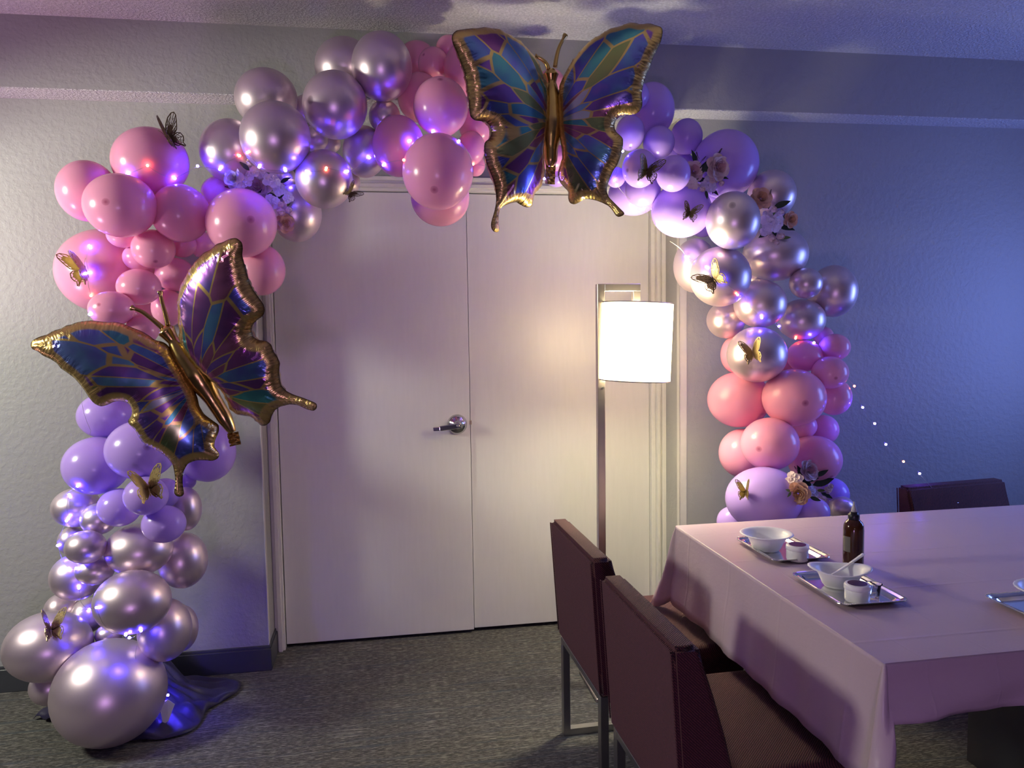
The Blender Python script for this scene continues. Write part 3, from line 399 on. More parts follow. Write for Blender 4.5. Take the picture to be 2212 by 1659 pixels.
FL = [[('r',[-0.6514,-0.3845,1.9379],0.0364,'p'),('r',[-0.7211,-0.451,1.9533],0.0257,'v'),('h',[-0.6949,-0.4052,1.9545],0.0229,'v'),('h',[-0.6616,-0.4212,1.9776],0.0212,'v'),('h',[-0.637,-0.3835,1.9855],0.0198,'v'),('h',[-0.6035,-0.3909,1.9585],0.0232,'v'),('h',[-0.5788,-0.3665,1.9306],0.0201,'v'),('h',[-0.6073,-0.396,1.8794],0.0232,'v'),('h',[-0.5468,-0.4008,1.8989],0.0166,'v'),('b',[-0.6629,-0.4742,2.0048],0.0144,'p'),('b',[-0.5737,-0.398,1.8729],0.0132,'p'),('b',[-0.5728,-0.3999,1.8465],0.0166,'p'),('b',[-0.5441,-0.4108,1.8516],0.0132,'p'),('r',[-0.562,-0.3942,1.808],0.0249,'c'),('l',[-0.6815,-0.4574,1.9922],0.0161,140),('l',[-0.7261,-0.3528,1.9524],0.0166,60),('l',[-0.58,-0.3634,1.908],0.0234,20),('g',[-0.5456,-0.3899,1.8794],0.0116,60),('g',[-0.5389,-0.3883,1.8896],0.01,0),('l',[-0.5712,-0.3791,1.8282],0.015,-60),('l',[-0.6058,-0.3759,1.9073],0.0183,-30),('l',[-0.5603,-0.3487,1.9672],0.0168,20),('s',[-0.7505,-0.3621,1.9372],0.0232,170),('l',[-0.625,-0.3714,1.9258],0.02,200)],[('r',[0.9744,-0.4306,2.0121],0.0303,'p'),('r',[1.0398,-0.5032,2.0142],0.0366,'p'),('h',[1.0274,-0.4433,1.958],0.0249,'v'),('h',[0.9323,-0.5009,1.9477],0.0209,'p'),('b',[0.9729,-0.4655,1.9479],0.0123,'p'),('b',[0.9753,-0.5034,1.929],0.0122,'p'),('b',[1.0609,-0.4817,1.9566],0.0123,'p'),('l',[1.0071,-0.4333,2.0209],0.0232,60),('l',[0.9812,-0.4096,2.0658],0.0215,120),('l',[1.0213,-0.4569,2.0147],0.0248,10),('l',[1.0655,-0.4796,1.9796],0.0159,-20),('l',[0.9926,-0.5018,1.9106],0.014,-90),('l',[1.0537,-0.4309,1.9359],0.0161,-50),('s',[0.9955,-0.4115,2.0727],0.0215,110),('s',[1.0478,-0.4893,2.0654],0.028,60),('s',[1.0085,-0.4431,2.0556],0.016,50),('l',[1.0071,-0.4202,1.9778],0.0215,190),('h',[1.0314,-0.4766,1.9797],0.0194,'p'),('l',[1.0504,-0.4297,1.9449],0.0143,-100)],[('r',[1.2261,-0.4843,1.9025],0.032,'c'),('b',[1.2724,-0.4876,1.8586],0.0125,'p'),('b',[1.3075,-0.4796,1.8495],0.0161,'v'),('b',[1.2525,-0.4562,1.8489],0.0108,'v'),('h',[1.2913,-0.4381,1.8215],0.0345,'v'),('h',[1.2819,-0.4081,1.7929],0.0202,'v'),('h',[1.318,-0.4431,1.8138],0.0182,'v'),('r',[1.3667,-0.4502,1.8275],0.0236,'c'),('b',[1.3045,-0.4142,1.7596],0.0165,'p'),('b',[1.3372,-0.4192,1.7664],0.0165,'p'),('b',[1.3201,-0.4221,1.7424],0.0128,'p'),('l',[1.3027,-0.488,1.8764],0.025,20),('l',[1.2493,-0.4619,1.8747],0.0215,190),('l',[1.3655,-0.4031,1.8013],0.0258,-20),('l',[1.2847,-0.3915,1.7768],0.024,210),('g',[1.366,-0.4065,1.7607],0.0148,0),('l',[1.3547,-0.4292,1.8376],0.0219,-60),('l',[1.3233,-0.3971,1.7873],0.0221,-100),('g',[1.2875,-0.4631,1.8536],0.0126,100),('s',[1.2583,-0.4916,1.9227],0.016,80),('l',[1.2571,-0.4763,1.8831],0.0179,100),('g',[1.3267,-0.3981,1.7817],0.0111,90)],[('r',[1.4612,-0.4474,0.8261],0.0318,'p'),('r',[1.2817,-0.6809,0.7894],0.0326,'c'),('h',[1.275,-0.6492,0.834],0.026,'p'),('h',[1.4783,-0.4201,0.7383],0.0189,'v'),('h',[1.5681,-0.4044,0.7383],0.0172,'p'),('b',[1.5463,-0.4037,0.6987],0.0134,'p'),('b',[1.5759,-0.4049,0.7496],0.0114,'p'),('l',[1.4453,-0.3908,0.811],0.0247,120),('l',[1.5108,-0.4461,0.8123],0.0206,30),('l',[1.5356,-0.4095,0.7679],0.0323,20),('l',[1.4862,-0.3707,0.7647],0.0288,-60),('l',[1.4836,-0.4102,0.784],0.0246,10),('g',[1.2357,-0.6836,0.8044],0.0103,160),('g',[1.2384,-0.6889,0.7916],0.0102,220),('g',[1.5477,-0.3836,0.7274],0.0134,0),('l',[1.568,-0.3883,0.7079],0.0192,-30),('s',[1.4354,-0.3825,0.8273],0.0133,130),('h',[1.5129,-0.3969,0.7164],0.0153,'v'),('l',[1.3725,-0.6322,0.7551],0.0158,-20)]]
LBL = {
 'A1': 'pink balloon at the outer left of the upper left cluster, right against the wall',
 'A2': 'large pink balloon topping the left cluster, dark paper butterfly on its upper right',
 'A3': 'big pink balloon with a dark crown spot, frontmost in the upper left cluster',
 'A4': 'pink balloon between two bigger spotted ones in the upper left cluster',
 'A5': "big spotted pink balloon directly above the tilted foil butterfly's right wing tip",
 'A6': 'half hidden pink balloon under the leftmost mauve chrome balloon, beside the rose spray',
 'A7': 'pink balloon showing right of the tilted foil butterfly, over the door casing',
 'A8': 'largest pink balloon by the left wall, gold paper butterfly and light wire on it',
 'A9': 'sliver of pink balloon tucked under the big spotted one on the left',
 'A10': 'small pink balloon with a low dark spot in the middle of the left cluster',
 'A11': 'small pink balloon half hidden left of the small one with a low spot',
 'A12': 'small rosy balloon half hidden right of the small one with a low spot',
 'A13': "small coral pink balloon deep between left cluster and tilted foil's upper wing tip",
 'A14': "deep pink balloon left of the tilted foil's upper wing, well above its antennae",
 'A15': "small plain pink balloon above and left of the tilted foil's antennae",
 'A16': "small lilac lit pink balloon just above the tilted foil's left wing edge",
 'A17': 'pink balloon behind the upright antenna of the tilted foil butterfly',
 'A18': 'pink balloon low behind the slanting antenna of the tilted foil butterfly',
 'A19': 'mostly hidden pink balloon behind the two small ones left of the upright antenna',
 'A20': "edge of a pink balloon at the outer left, just over the tilted foil's left wing",
 'B1': 'upper left mauve chrome balloon reaching in front of the ceiling soffit edge',
 'B2': 'big mauve chrome balloon right above the rose spray on the left shoulder',
 'B3': 'leftmost mauve chrome balloon on the left shoulder, beside orange lit bulbs',
 'B4': 'big mauve chrome balloon in the middle of the shoulder, small dark dimple at left',
 'B5': 'highest mauve chrome balloon, close under the ceiling',
 'B6': 'mauve chrome balloon half hidden behind the highest chrome one, on its left',
 'B7': 'small dark mauve chrome balloon left of the pink top cluster',
 'B8': 'egg shaped chrome balloon with blue glints, left of the pink top cluster',
 'B9': 'mauve chrome balloon over the door, small dark paper butterfly at its lower right',
 'B10': 'lowest chrome balloon on the left shoulder, below right of the rose spray',
 'B11': 'small blue lit chrome balloon wedged between the two biggest chrome ones',
 'B12': 'edge of a pale chrome balloon behind the one with the small dark paper butterfly',
 'B13': 'dark little chrome balloon in the gap under the dimpled big chrome one',
 'B13b': "dark small chrome balloon showing just right of the rose spray's upper flowers",
 'B13c': 'dark chrome balloon glimpsed in the gap left of the dimpled big one',
 'B14': 'lilac lit pink balloon standing on top of the biggest spotted one at the top',
 'B15': 'biggest pink balloon of the top cluster, dark spot low on its front',
 'B16': 'lowest pink balloon of the top cluster, hanging in front of the door head',
 'B17': 'pink balloon at the left of the top cluster with two blue bulbs on it',
 'B18': 'pink balloon behind the lilac lit one, upper left of the top cluster',
 'B19': 'dim pink balloon at the back beside the highest chrome balloon',
 'B20': 'small deep pink balloon high up between back pink ones',
 'B21': "tall pink balloon partly covered by the upright foil butterfly's left wing tip",
 'B22': 'dim pink balloon topmost at the back, left of the upright foil butterfly',
 'B23': 'small pink balloon right of the biggest spotted one, beside the upright foil',
 'B24': "salmon pink balloon filling the notch of the upright foil's left wing",
 'B25': 'small pale pink balloon low between the biggest spotted one and the upright foil',
 'B26': "pink balloon glimpsed behind the upright foil butterfly's abdomen",
 'B26b': "lilac balloon glimpsed behind the upright foil butterfly's gold tail tab",
 'B26c': "pink balloon glimpsed behind the upright foil butterfly's head",
 'D1': "large deep purple balloon behind the upright foil's right wing",
 'D2': "small purple balloon in the notch of the upright foil's right wing",
 'D3': 'purple balloon above the two lilac front ones, right of the upright foil',
 'D4': 'small darkest purple balloon at the top of the right shoulder',
 'D5': 'big purple balloon behind the rose spray on the right shoulder',
 'D6': 'lilac balloon with dark spot and dark paper butterfly beside the upright foil',
 'D7': 'plain small lilac balloon between the butterfly one and the rose spray',
 'D8': 'blue violet balloon right below the lilac one with spot and paper butterfly',
 'D9': "pale lilac balloon hanging lowest beside the upright foil's right tail",
 'D10': "small blue lit balloon edge touching the upright foil's lower right wing",
 'D11': 'large lilac balloon over the door corner with a small dark paper butterfly',
 'D12': 'small back purple balloon showing under the darkest one by the rose spray',
 'D13': "lilac balloon edge peeking out along the upright foil's right wing",
 'D14': 'pale lilac balloon squeezed beneath the large one over the door corner',
 'D14b': 'lilac balloon sliver between big purple one and dimpled chrome one at right',
 'D15': 'deep purple balloon hidden at the back between shoulder purples',
 'E1': 'mauve chrome balloon with a dark crown dimple, top of the right column',
 'E2': 'dark chrome balloon behind the peach rose spray of the right column',
 'E3': 'wide dark chrome balloon under the peach rose spray of the right column',
 'E4': "pinkish chrome balloon at the right column's left edge with one blue bulb",
 'E5': 'mauve chrome balloon wearing the largest black and gold paper butterfly',
 'E6': 'small dark chrome balloon between wide chrome and rightmost chrome balloons',
 'E7': 'rightmost chrome balloon of the right column, against the blue wall',
 'E8': "chrome balloon in the column's middle crossed by the light wire, blue at bottom",
 'E9': 'dark chrome balloon with strong blue glow on its left, over small violet ones',
 'E10': "plain pinkish chrome balloon at the left edge, level with the lamp shade's top",
 'E11': 'lowest big chrome balloon of the right column with a gold paper butterfly',
 'E12': 'strip of pink balloon left of the chrome one with the gold paper butterfly',
 'E13': 'small violet lit balloon right of the chrome one with the gold paper butterfly',
 'E14': "outermost small violet balloon at the column's right, upper of its pair",
 'E15': "small pink violet balloon with a dark spot at the right column's outer edge",
 'E16': 'violet balloon edge just below the dark chrome one with the blue glow',
 'E17': 'pink balloon glimpsed between gold butterfly chrome balloon and small violet one',
 'E18': 'pale chrome balloon glimpsed in the gap right of the black and gold butterfly one',
 'F1': "pink balloon at the right column's left edge, below the gold butterfly chrome one",
 'F2': 'big spotted pink balloon in the right column, right of the plain one',
 'F3': 'violet lit balloon at the right edge where the light wire leaves the column',
 'F4': "violet balloon half hidden at the right edge below the wire's exit",
 'F5': 'small pink violet balloon squeezed under the big spotted one of the right column',
 'F6': 'pink balloon with a faint small spot, frontmost above the big purple one',
 'F7': "pink balloon behind the faintly spotted one, at the column's left edge",
 'F8': 'violet pink balloon behind the rose spray above the table',
 'F9': 'biggest purple balloon behind the table, pale paper butterfly on its left',
 'F10': 'small lilac balloon behind the table edge, below the rose spray',
 'F11': 'blue lit balloon at the right, behind the small chrome one near the table',
 'F12': "small chrome balloon just above the table's back edge",
 'F13': 'pale lilac balloon lowest at left, half hidden by table and biggest purple one',
 'G1': "violet balloon just under the tilted foil's left wing, at the outer left",
 'G2': 'violet balloon at the outer left with the small chrome ones beneath it',
 'G3': "large violet balloon partly covered by the tilted foil's left tail",
 'G4': "violet balloon right of the tilted foil's tail, against the shadowed wall",
 'G5': 'small lilac balloon with a gold paper butterfly below the tilted foil',
 'G6': 'small lilac balloon left of the one with the gold paper butterfly',
 'G7': 'small lilac balloon below right of the one with the gold paper butterfly',
 'G8': "lilac balloon half hidden behind the tilted foil's left tail tip",
 'G9': "corner of a pale lilac balloon right of the tilted foil's left tail",
 'G10': 'chrome balloon at the outer left under the violet ones, blue bulbs on it',
 'G11': 'small chrome balloon between the lilac one and the outer left chrome one',
 'G12': 'dim chrome balloon at the right of the left column, behind the small lilac ones',
 'G13': 'small chrome balloon edge at the outer left with a pink lit bulb',
 'G14': 'small round chrome balloon, frontmost at the left of the left column',
 'G15': 'large chrome balloon directly under the small lilac trio',
 'G16': 'large dim chrome balloon at the right of the left column',
 'G17': 'small dark chrome balloon below the frontmost small round one',
 'G18': 'chrome balloon at the outer left with light wire, below the small ones',
 'H1': 'large chrome balloon frontmost at the lower middle of the left column',
 'H2': 'pale chrome balloon edge above the one with the gold paper butterfly at bottom left',
 'H3': 'small chrome balloon with a white bulb, left of the large lower middle one',
 'H4': 'big chrome balloon at bottom left wearing a gold paper butterfly',
 'H5': 'biggest chrome balloon resting on the carpet at the foot of the left column',
 'H6': 'chrome balloon at lower right of the left column, blue lit underneath',
 'H7': "chrome balloon edge behind the blue lit one at the column's lower right",
 'H8': 'chrome balloon low at the far left, behind the biggest one on the carpet',
 'H9': 'small dark chrome balloon wedged above the biggest one on the carpet',
}


# ---------------------------------------------------------------- balloons
GROUP = {'P': 'pink latex balloons of the garland', 'V': 'purple latex balloons of the garland', 'C': 'mauve chrome balloons of the garland'}
NAME = {'P': 'pink_balloon', 'V': 'purple_balloon', 'C': 'chrome_balloon'}
MATB = {'P': M_PINK, 'V': M_LILAC, 'C': M_CHROME_B}
def unit_body(n=44, m=30):
    prof = []
    for i in range(m + 1):
        a = PI * i / m
        z = math.cos(a); r = math.sin(a)
        if z < -.55:                                    # draws in to the neck
            k = (-z - .55) / .45
            r = r * (1 - .10 * k) + .05 * k * k; z = z - .07 * k * k
        prof.append((max(r, .0008), z))
    V, F = lathe(prof, n, True)
    return np.array(V), F
UB, UF = unit_body()
for bid, kind, c, (rx, rz), ax, spot in BAL:
    ax = Vector(ax).normalized()
    R = np.array(Vector((0, 0, 1)).rotation_difference(ax).to_matrix())
    P = UB @ R.T * np.array((rx, (rx + rz) / 2, rz))
    me = meshdata(NAME[kind], P, UF, MATB[kind], True)
    at = me.attributes.new('crown', 'FLOAT', 'POINT')
    un = UB / np.linalg.norm(UB, axis=1)[:, None]
    at.data.foreach_set('value', (un[:, 2] * (1 if spot else .5)).astype(np.float32))
    o = tag(obj(NAME[kind], me, loc=c), LBL[bid], 'balloon', GROUP[kind])
    rm = (rx + rz) / 2
    V, F = lathe([(.05 * rm, -1.02 * rm), (.045 * rm, -1.08 * rm), (.03 * rm, -1.11 * rm), (.055 * rm, -1.14 * rm), (.085 * rm, -1.19 * rm), (.075 * rm, -1.195 * rm)], 12)
    V = np.array(V) @ R.T
    obj('knot', meshdata('knot', V, F, MATB[kind], True), o)

# ---------------------------------------------------------------- foil butterflies
def resample(pts, step):
    P = [Vector(p) for p in pts]; P.append(P[0]); out = []
    for a, b in zip(P[:-1], P[1:]):
        k = max(1, round((b - a).length / step))
        out += [a + (b - a) * i / k for i in range(k)]
    return out
def closed_smooth(pts, it=2):
    P = [Vector(p) for p in pts]
    for _ in range(it):
        n = len(P)
        P = [P[i] * .6 + (P[i - 1] + P[(i + 1) % n]) * .2 for i in range(n)]
    return P
def foil_wing(W, seed, parent):
    out = resample(W['pts'], .006); out = closed_smooth(out, 2)
    nb = len(out); arr = np.array([(p.x, p.y) for p in out])
    seg = np.linalg.norm(np.roll(arr, -1, 0) - arr, axis=1); run = np.concatenate([[0], np.cumsum(seg)[:-1]])
    lo, hi = arr.min(0), arr.max(0); st = .0085
    gx, gy = np.meshgrid(np.arange(lo[0], hi[0], st), np.arange(lo[1], hi[1], st * .87))
    gx[1::2] += st / 2
    G = np.stack([gx.ravel(), gy.ravel()], 1)
    a, b = arr, np.roll(arr, -1, 0)
    ins = np.zeros(len(G), bool)
    for i in range(nb):
        cnd = ((a[i, 1] > G[:, 1]) != (b[i, 1] > G[:, 1]))
        with np.errstate(divide='ignore', invalid='ignore'):
            xx = (b[i, 0] - a[i, 0]) * (G[:, 1] - a[i, 1]) / (b[i, 1] - a[i, 1] + 1e-12) + a[i, 0]
        ins ^= cnd & (G[:, 0] < xx)
    D = np.sqrt(((G[:, None, :] - arr[None]) ** 2).sum(2)); dm = D.min(1)
    keep = ins & (dm > st * .5); G = G[keep]; near = D[keep].argmin(1); dm = dm[keep]
    pts = [Vector((p[0], p[1])) for p in arr] + [Vector((p[0], p[1])) for p in G]
    vo_, _, fo, _, _, _ = delaunay_2d_cdt(pts, [(i, (i + 1) % nb) for i in range(nb)], [], 1, 1e-6)
    n = len(vo_); XY = np.array([(p.x, p.y) for p in vo_])
    dist = np.concatenate([np.zeros(nb), dm]); rn = np.concatenate([run, run[near]])
    # pressure-inflated membrane: Laplacian relaxation on the triangulation
    nbr = [set() for _ in range(n)]
    for f in fo:
        for i in range(3): nbr[f[i]].add(f[i - 1]); nbr[f[i - 1]].add(f[i])
    I, J = [], []
    for i in range(nb, n):
        for j in nbr[i]: I.append(i); J.append(j)
    I = np.array(I); J = np.array(J); deg = np.maximum(np.bincount(I, minlength=n), 1)
    u = np.zeros(n)
    for _ in range(420):
        s = np.bincount(I, weights=u[J], minlength=n)
        u[nb:] = (s / deg)[nb:] + st * st / 4
    h = 1.05 * np.sqrt(np.maximum(u, 0)) * .72
    pleat = np.sin(rn * 2 * PI / .034 + seed) * np.exp(-dist / .028)
    h = h * (1 + .085 * pleat)
    w, up, nn, o0 = (np.array(W[k]) for k in ('w', 'up', 'n', 'o'))
    base = o0 + XY[:, :1] * w + XY[:, 1:] * up
    V = np.concatenate([base + nn * h[:, None], base - nn * h[:, None]])
    flip = np.dot(np.cross(w, up), nn) < 0
    F = []
    for f in fo:
        F.append(f[::-1] if flip else f); F.append([q + n for q in (f if flip else f[::-1])])
    me = meshdata('wing', V, F, M_FOIL, True)
    for nm, val in (('edge_distance', dist), ('edge_run', rn)):
        at = me.attributes.new(nm, 'FLOAT', 'POINT'); at.data.foreach_set('value', np.concatenate([val, val]).astype(np.float32))
    # cells fan out from a point near the wing root
    q = XY - np.array([.03, -.15]); ang = np.arctan2(q[:, 1], np.abs(q[:, 0]) + .02); rad = np.hypot(q[:, 0], q[:, 1])
    cell = np.stack([ang * 4.9 + seed * 3.1, rad * 6.2, np.full(n, seed * 7.7)], 1).astype(np.float32)
    at = me.attributes.new('cell', 'FLOAT_VECTOR', 'POINT'); at.data.foreach_set('vector', np.concatenate([cell, cell]).ravel())
    return obj('wing', me, parent)
def foil_butterfly(D, label, seed, ant_len):
    root = empty('foil_butterfly')
    tag(root, label, 'balloon', 'giant gold foil butterflies on the arch')
    for i, W in enumerate(D['wings']): foil_wing(W, seed + i, root)
    ax = smooth_line(D['axis'], 6); m_ = len(ax)
    prof = [.012, .028, .018, .034, .042, .038, .027, .024, .012]
    rr = []
    for i in range(m_):
        t = i / (m_ - 1) * (len(prof) - 1); k = min(int(t), len(prof) - 2); rr.append(prof[k] + (prof[k + 1] - prof[k]) * (t - k))
    V, F = tube([p + Vector((0, .006, 0)) for p in ax], rr, 20)
    obj('body', meshdata('body', V, F, M_GOLD, True), root)
    for a in D['ant']:
        p = smooth_line(a, 5); rad = [.0085 - .003 * i / len(p) for i in range(len(p))]; rad[-1] = rad[-2] = .0095
        V, F = tube(p, rad, 10); obj('antenna', meshdata('antenna', V, F, M_GOLD, True), root)
    a, b = Vector(D['tab'][0]), Vector(D['tab'][1])
    t = (b - a).normalized(); s = t.cross(Vector((0, 1, 0))).normalized(); V = []; F = []
    for k in range(9):
        p = a + (b - a) * k / 8
        for j in range(5):
            V.append(p + s * (.009 * (j - 2)) + Vector((0, .0035 * math.sin(k * 2.1 + j * 1.7), 0)))
    nq = len(V); V += [p + Vector((0, .0012, 0)) for p in V]
    for k in range(8):
        for j in range(4):
            i = k * 5 + j; F.append((i, i + 1, i + 6, i + 5)); F.append((nq + i, nq + i + 5, nq + i + 6, nq + i + 1))
    obj('filling_tab', meshdata('filling_tab', V, F, M_GOLD), root)
    return root
foil_butterfly(BF1, 'gold holographic foil butterfly hanging upright at the top of the arch', 1.0, 0)
foil_butterfly(BF2, 'gold holographic foil butterfly tilted to the left on the left column', 4.0, 0)

# ---------------------------------------------------------------- small paper butterflies
FORE = [(0, .06), (.10, .30), (.24, .50), (.42, .66), (.60, .74), (.70, .72), (.70, .62), (.62, .46), (.54, .32), (.46, .20), (.30, .10), (.12, .03)]
HIND = [(.02, .02), (.20, .06), (.40, .10), (.50, .04), (.52, -.10), (.46, -.22), (.40, -.27), (.42, -.40), (.38, -.42), (.32, -.30), (.20, -.30), (.08, -.18)]
def ribbon(V, F, line, wd, th=.012, closed=False):
    P = [Vector((x, y)) for x, y in line]; n = len(P); b = len(V)
    for i, p in enumerate(P):
        q0 = P[i - 1] if (i or closed) else P[0]; q1 = P[(i + 1) % n] if (i < n - 1 or closed) else P[-1]
        t = (q1 - q0).normalized(); s = Vector((-t.y, t.x)) * wd
        for zz in (th, -th):
            V.append((p.x + s.x, p.y + s.y, zz)); V.append((p.x - s.x, p.y - s.y, zz))
    for i in range(n if closed else n - 1):
        a, c = b + i * 4, b + ((i + 1) % n) * 4
        F += [(a, a + 1, c + 1, c), (a + 2, c + 2, c + 3, a + 3), (a, c, c + 2, a + 2), (a + 1, a + 3, c + 3, c + 1)]
def lace_wing(fill):
    V, F = [], []
    for shape, root, solid in ((FORE, (.02, .05), .62), (HIND, (.04, 0), .6)):
        ribbon(V, F, shape, .017, closed=True)
        k = len(shape)
        for i in range(2, k - 1): ribbon(V, F, [root, shape[i]], .009)
        c = Vector((sum(p[0] for p in shape) / k, sum(p[1] for p in shape) / k))
        for s in (.42, .62, .80):
            ribbon(V, F, [tuple(Vector(root) + (Vector(p) - Vector(root)) * s * (1 + .10 * (-1) ** i)) for i, p in enumerate(shape) if i > 1], .010)
        # solid inner field of the wing
        b = len(V)
        inn = [tuple(Vector(root) + (Vector(p) - Vector(root)) * fill) for p in shape]
        for zz in (.008, -.008):
            V += [(x, y, zz) for x, y in inn]
        F.append(tuple(range(b, b + k))); F.append(tuple(range(b + 2 * k - 1, b + k - 1, -1)))
    return V, F, [1 if len(f) > 4 else 0 for f in F]
WINGS = {'g': lace_wing(.84), 'o': lace_wing(.55), 'k': lace_wing(.80)}
MEW = {}
for key, mt, mf in (('g', M_PAPERGOLD, M_PAPERGOLD), ('o', M_PAPERDARK, M_PAPERDARK), ('k', M_PAPERDARK, M_PAPERGOLD)):
    LW, LF, MI = WINGS[key]
    R_ = meshdata('wing', LW, LF, (mt, mf), mi=MI); L_ = meshdata('wing', [(-x, y, z) for x, y, z in LW], [f[::-1] for f in LF], (mt, mf), mi=MI)
    bv, bf = tube([(0, -.22, 0), (0, -.1, .01), (0, .02, .015), (0, .16, .012), (0, .20, 0)], [.012, .03, .035, .03, .012], 8)
    for s in (-1, 1): tube([(0, .19, .01), (s * .06, .32, .05), (s * .13, .42, .07)], .007, 5, bv, bf)
    MEW[key] = (L_, R_, meshdata('body', bv, bf, mt, True))
SBL = ["dark lace paper butterfly with one wing upright on the left cluster's top pink balloon",
       "gold paper butterfly seen side on against the largest pink balloon by the left wall",
       "gold paper butterfly perched on the small lilac balloon below the tilted foil",
       "gold paper butterfly with raised wings on the bottom left chrome balloon",
       "small dark outline butterfly on the chrome balloon over the door",
       "dark paper butterfly on the lilac balloon beside the upright foil butterfly",
       "small dark paper butterfly on the large lilac balloon over the door corner",
       "largest black and gold paper butterfly spread on a right column chrome balloon",
       "gold paper butterfly on the lowest big chrome balloon of the right column",
       "pale gold paper butterfly on the biggest purple balloon behind the table"]
for i, (p, nn, sz, roll, dl, dr, kd) in enumerate(SB):
    nn = Vector(nn); up = (Vector((0, 0, 1)) - nn * nn.z).normalized(); rt = up.cross(nn).normalized()
    B3 = Matrix((rt, up, nn)).transposed().to_4x4()
    root = empty('paper_butterfly'); root.matrix_basis = Matrix.Translation(Vector(p) + nn * .004) @ B3 @ Matrix.Rotation(math.radians(roll), 4, 'Z') @ Matrix.Scale(sz / .75, 4)
    tag(root, SBL[i], 'paper butterfly', 'paper butterflies stuck on the balloons')
    l, r, b = MEW[kd]
    obj('wing', l, root, rot=(0, math.radians(dl), 0)); obj('wing', r, root, rot=(0, -math.radians(dr), 0)); obj('body', b, root)

# ---------------------------------------------------------------- fairy lights
ico = bmesh.new(); bmesh.ops.create_icosphere(ico, subdivisions=2, radius=.0045)
me0 = bpy.data.meshes.new('bulb'); ico.to_mesh(me0); ico.free()
BULB = {}
for k in 'br':
    BULB[k] = me0.copy(); BULB[k].name = 'bulb'; BULB[k].materials.append(M_LED[k])
LEDL = {'top': 'wire of blue and red fairy bulbs across the top of the arch', 'right': 'fairy light wire down the right column trailing to the back chair', 'left': 'fairy light wire down the left column to the fabric on the carpet'}
for key, lst in LED.items():
    o0 = Vector(lst[0][0]); root = empty('fairy_light_string', o0)
    tag(root, LEDL[key], 'string lights', 'fairy light strings on the arch')
    pts = []
    for i, (p, c) in enumerate(lst):
        p = Vector(p) - o0
        if i:
            q = pts[-1]; L = (p - q).length; nseg = 6
            kx = Vector((random.uniform(-1, 1), -.25, random.uniform(-1, 1))) * min(.05, L * .10)
            for s in range(1, nseg):
                t = s / nseg; pts.append(q.lerp(p, t) + kx * math.sin(PI * t) + Vector((0, -.012 * math.sin(PI * t), -.02 * L * math.sin(PI * t))))
        pts.append(p)
    V, F = tube(pts, .0006, 4); obj('wire', meshdata('wire', V, F, M_WIRE), root)
    for p, c in lst:
        if c in 'br':
            b = obj('bulb', BULB[c], root, loc=Vector(p) - o0 + Vector((0, -.002, 0)))
            if c == 'r': b['label'] = 'red bulb'
    if key == 'left':
        t0 = Vector(lst[-1][0]) - o0
        V = [(-.016, 0, 0), (.012, 0, .016), (.034, .004, -.006), (.012, -.004, -.062), (-.006, -.006, -.072), (-.012, -.004, -.03)]
        V2 = [(x + .0, y + .0015, z) for x, y, z in V]
        F = [tuple(range(6)), tuple(range(11, 5, -1))] + [(i, i + 6, (i + 1) % 6 + 6, (i + 1) % 6) for i in range(6)]
        tg = obj('plastic_tag', meshdata('plastic_tag', V + V2, F, M_TAG), root, loc=t0 + Vector((.012, .0, -.008)))
        tg['label'] = 'pale plastic tag'

# ---------------------------------------------------------------- flowers
def petal_mesh(w, h, cup, curl, nu=5, nv=5):
    V, F = [], []
    for j in range(nv):
        t = j / (nv - 1)
        ww = w * math.sin(PI * (.16 + .62 * t)) ** .8
        for i in range(nu):
            s = i / (nu - 1) * 2 - 1
            x = s * ww; z = t * h * (1 - .10 * s * s * t)
            y = -cup * s * s * (.35 + .65 * math.sin(PI * min(1, t * .85))) + .14 * h * math.sin(PI * t) + curl * t ** 3
            V.append((x, y, z))
    for j in range(nv - 1):
        for i in range(nu - 1):
            a = j * nu + i; F.append((a, a + 1, a + nu + 1, a + nu))
    return V, F
def merge(parts):
    V, F = [], []
    for v, f, Mx in parts:
        b = len(V); V += [tuple(Mx @ Vector(p)) for p in v]; F += [tuple(q + b for q in g) for g in f]
    return V, F
pv, pf = petal_mesh(.62, 1.05, .30, .22)
heart = []
for ring, (n, tl, sc, up) in enumerate(((3, .12, .42, .15), (4, .30, .55, .10), (5, .52, .66, .05))):
    for k in range(n):
        heart.append((pv, pf, Matrix.Rotation(2 * PI * k / n + ring * .7, 4, 'Z') @ Matrix.Translation((0, .10 * (ring + 1) * .5, up)) @ Matrix.Rotation(-tl, 4, 'X') @ Matrix.Scale(sc, 4)))
HV, HF = merge(heart)
HEART = {k: meshdata('rose', HV, HF, M_HEART[k], True) for k in 'pcv'}
PET = {k: meshdata('petal', pv, pf, M_PET[k], True) for k in 'pcv'}
fv, ff = petal_mesh(.34, .55, .05, .12, 3, 4)
flor = []
rng = random.Random(3)
for k in range(9):
    a = k * 2.4; rr_ = .72 * math.sqrt(k / 9)
    c = Vector((rr_ * math.cos(a), rr_ * math.sin(a), .35 - .45 * rr_ * rr_))
    tilt = Vector((0, 0, 1)).rotation_difference(Vector((c.x * .9, c.y * .9, 1))).to_matrix().to_4x4()
    for q in range(4):
        flor.append((fv, ff, Matrix.Translation(c) @ tilt @ Matrix.Rotation(PI / 2 * q + k, 4, 'Z') @ Matrix.Rotation(-1.15, 4, 'X') @ Matrix.Scale(.85, 4)))
FV, FF = merge(flor)
BLOS = {k: meshdata('blossom', FV, FF, M_PET[k], True) for k in 'pcv'}
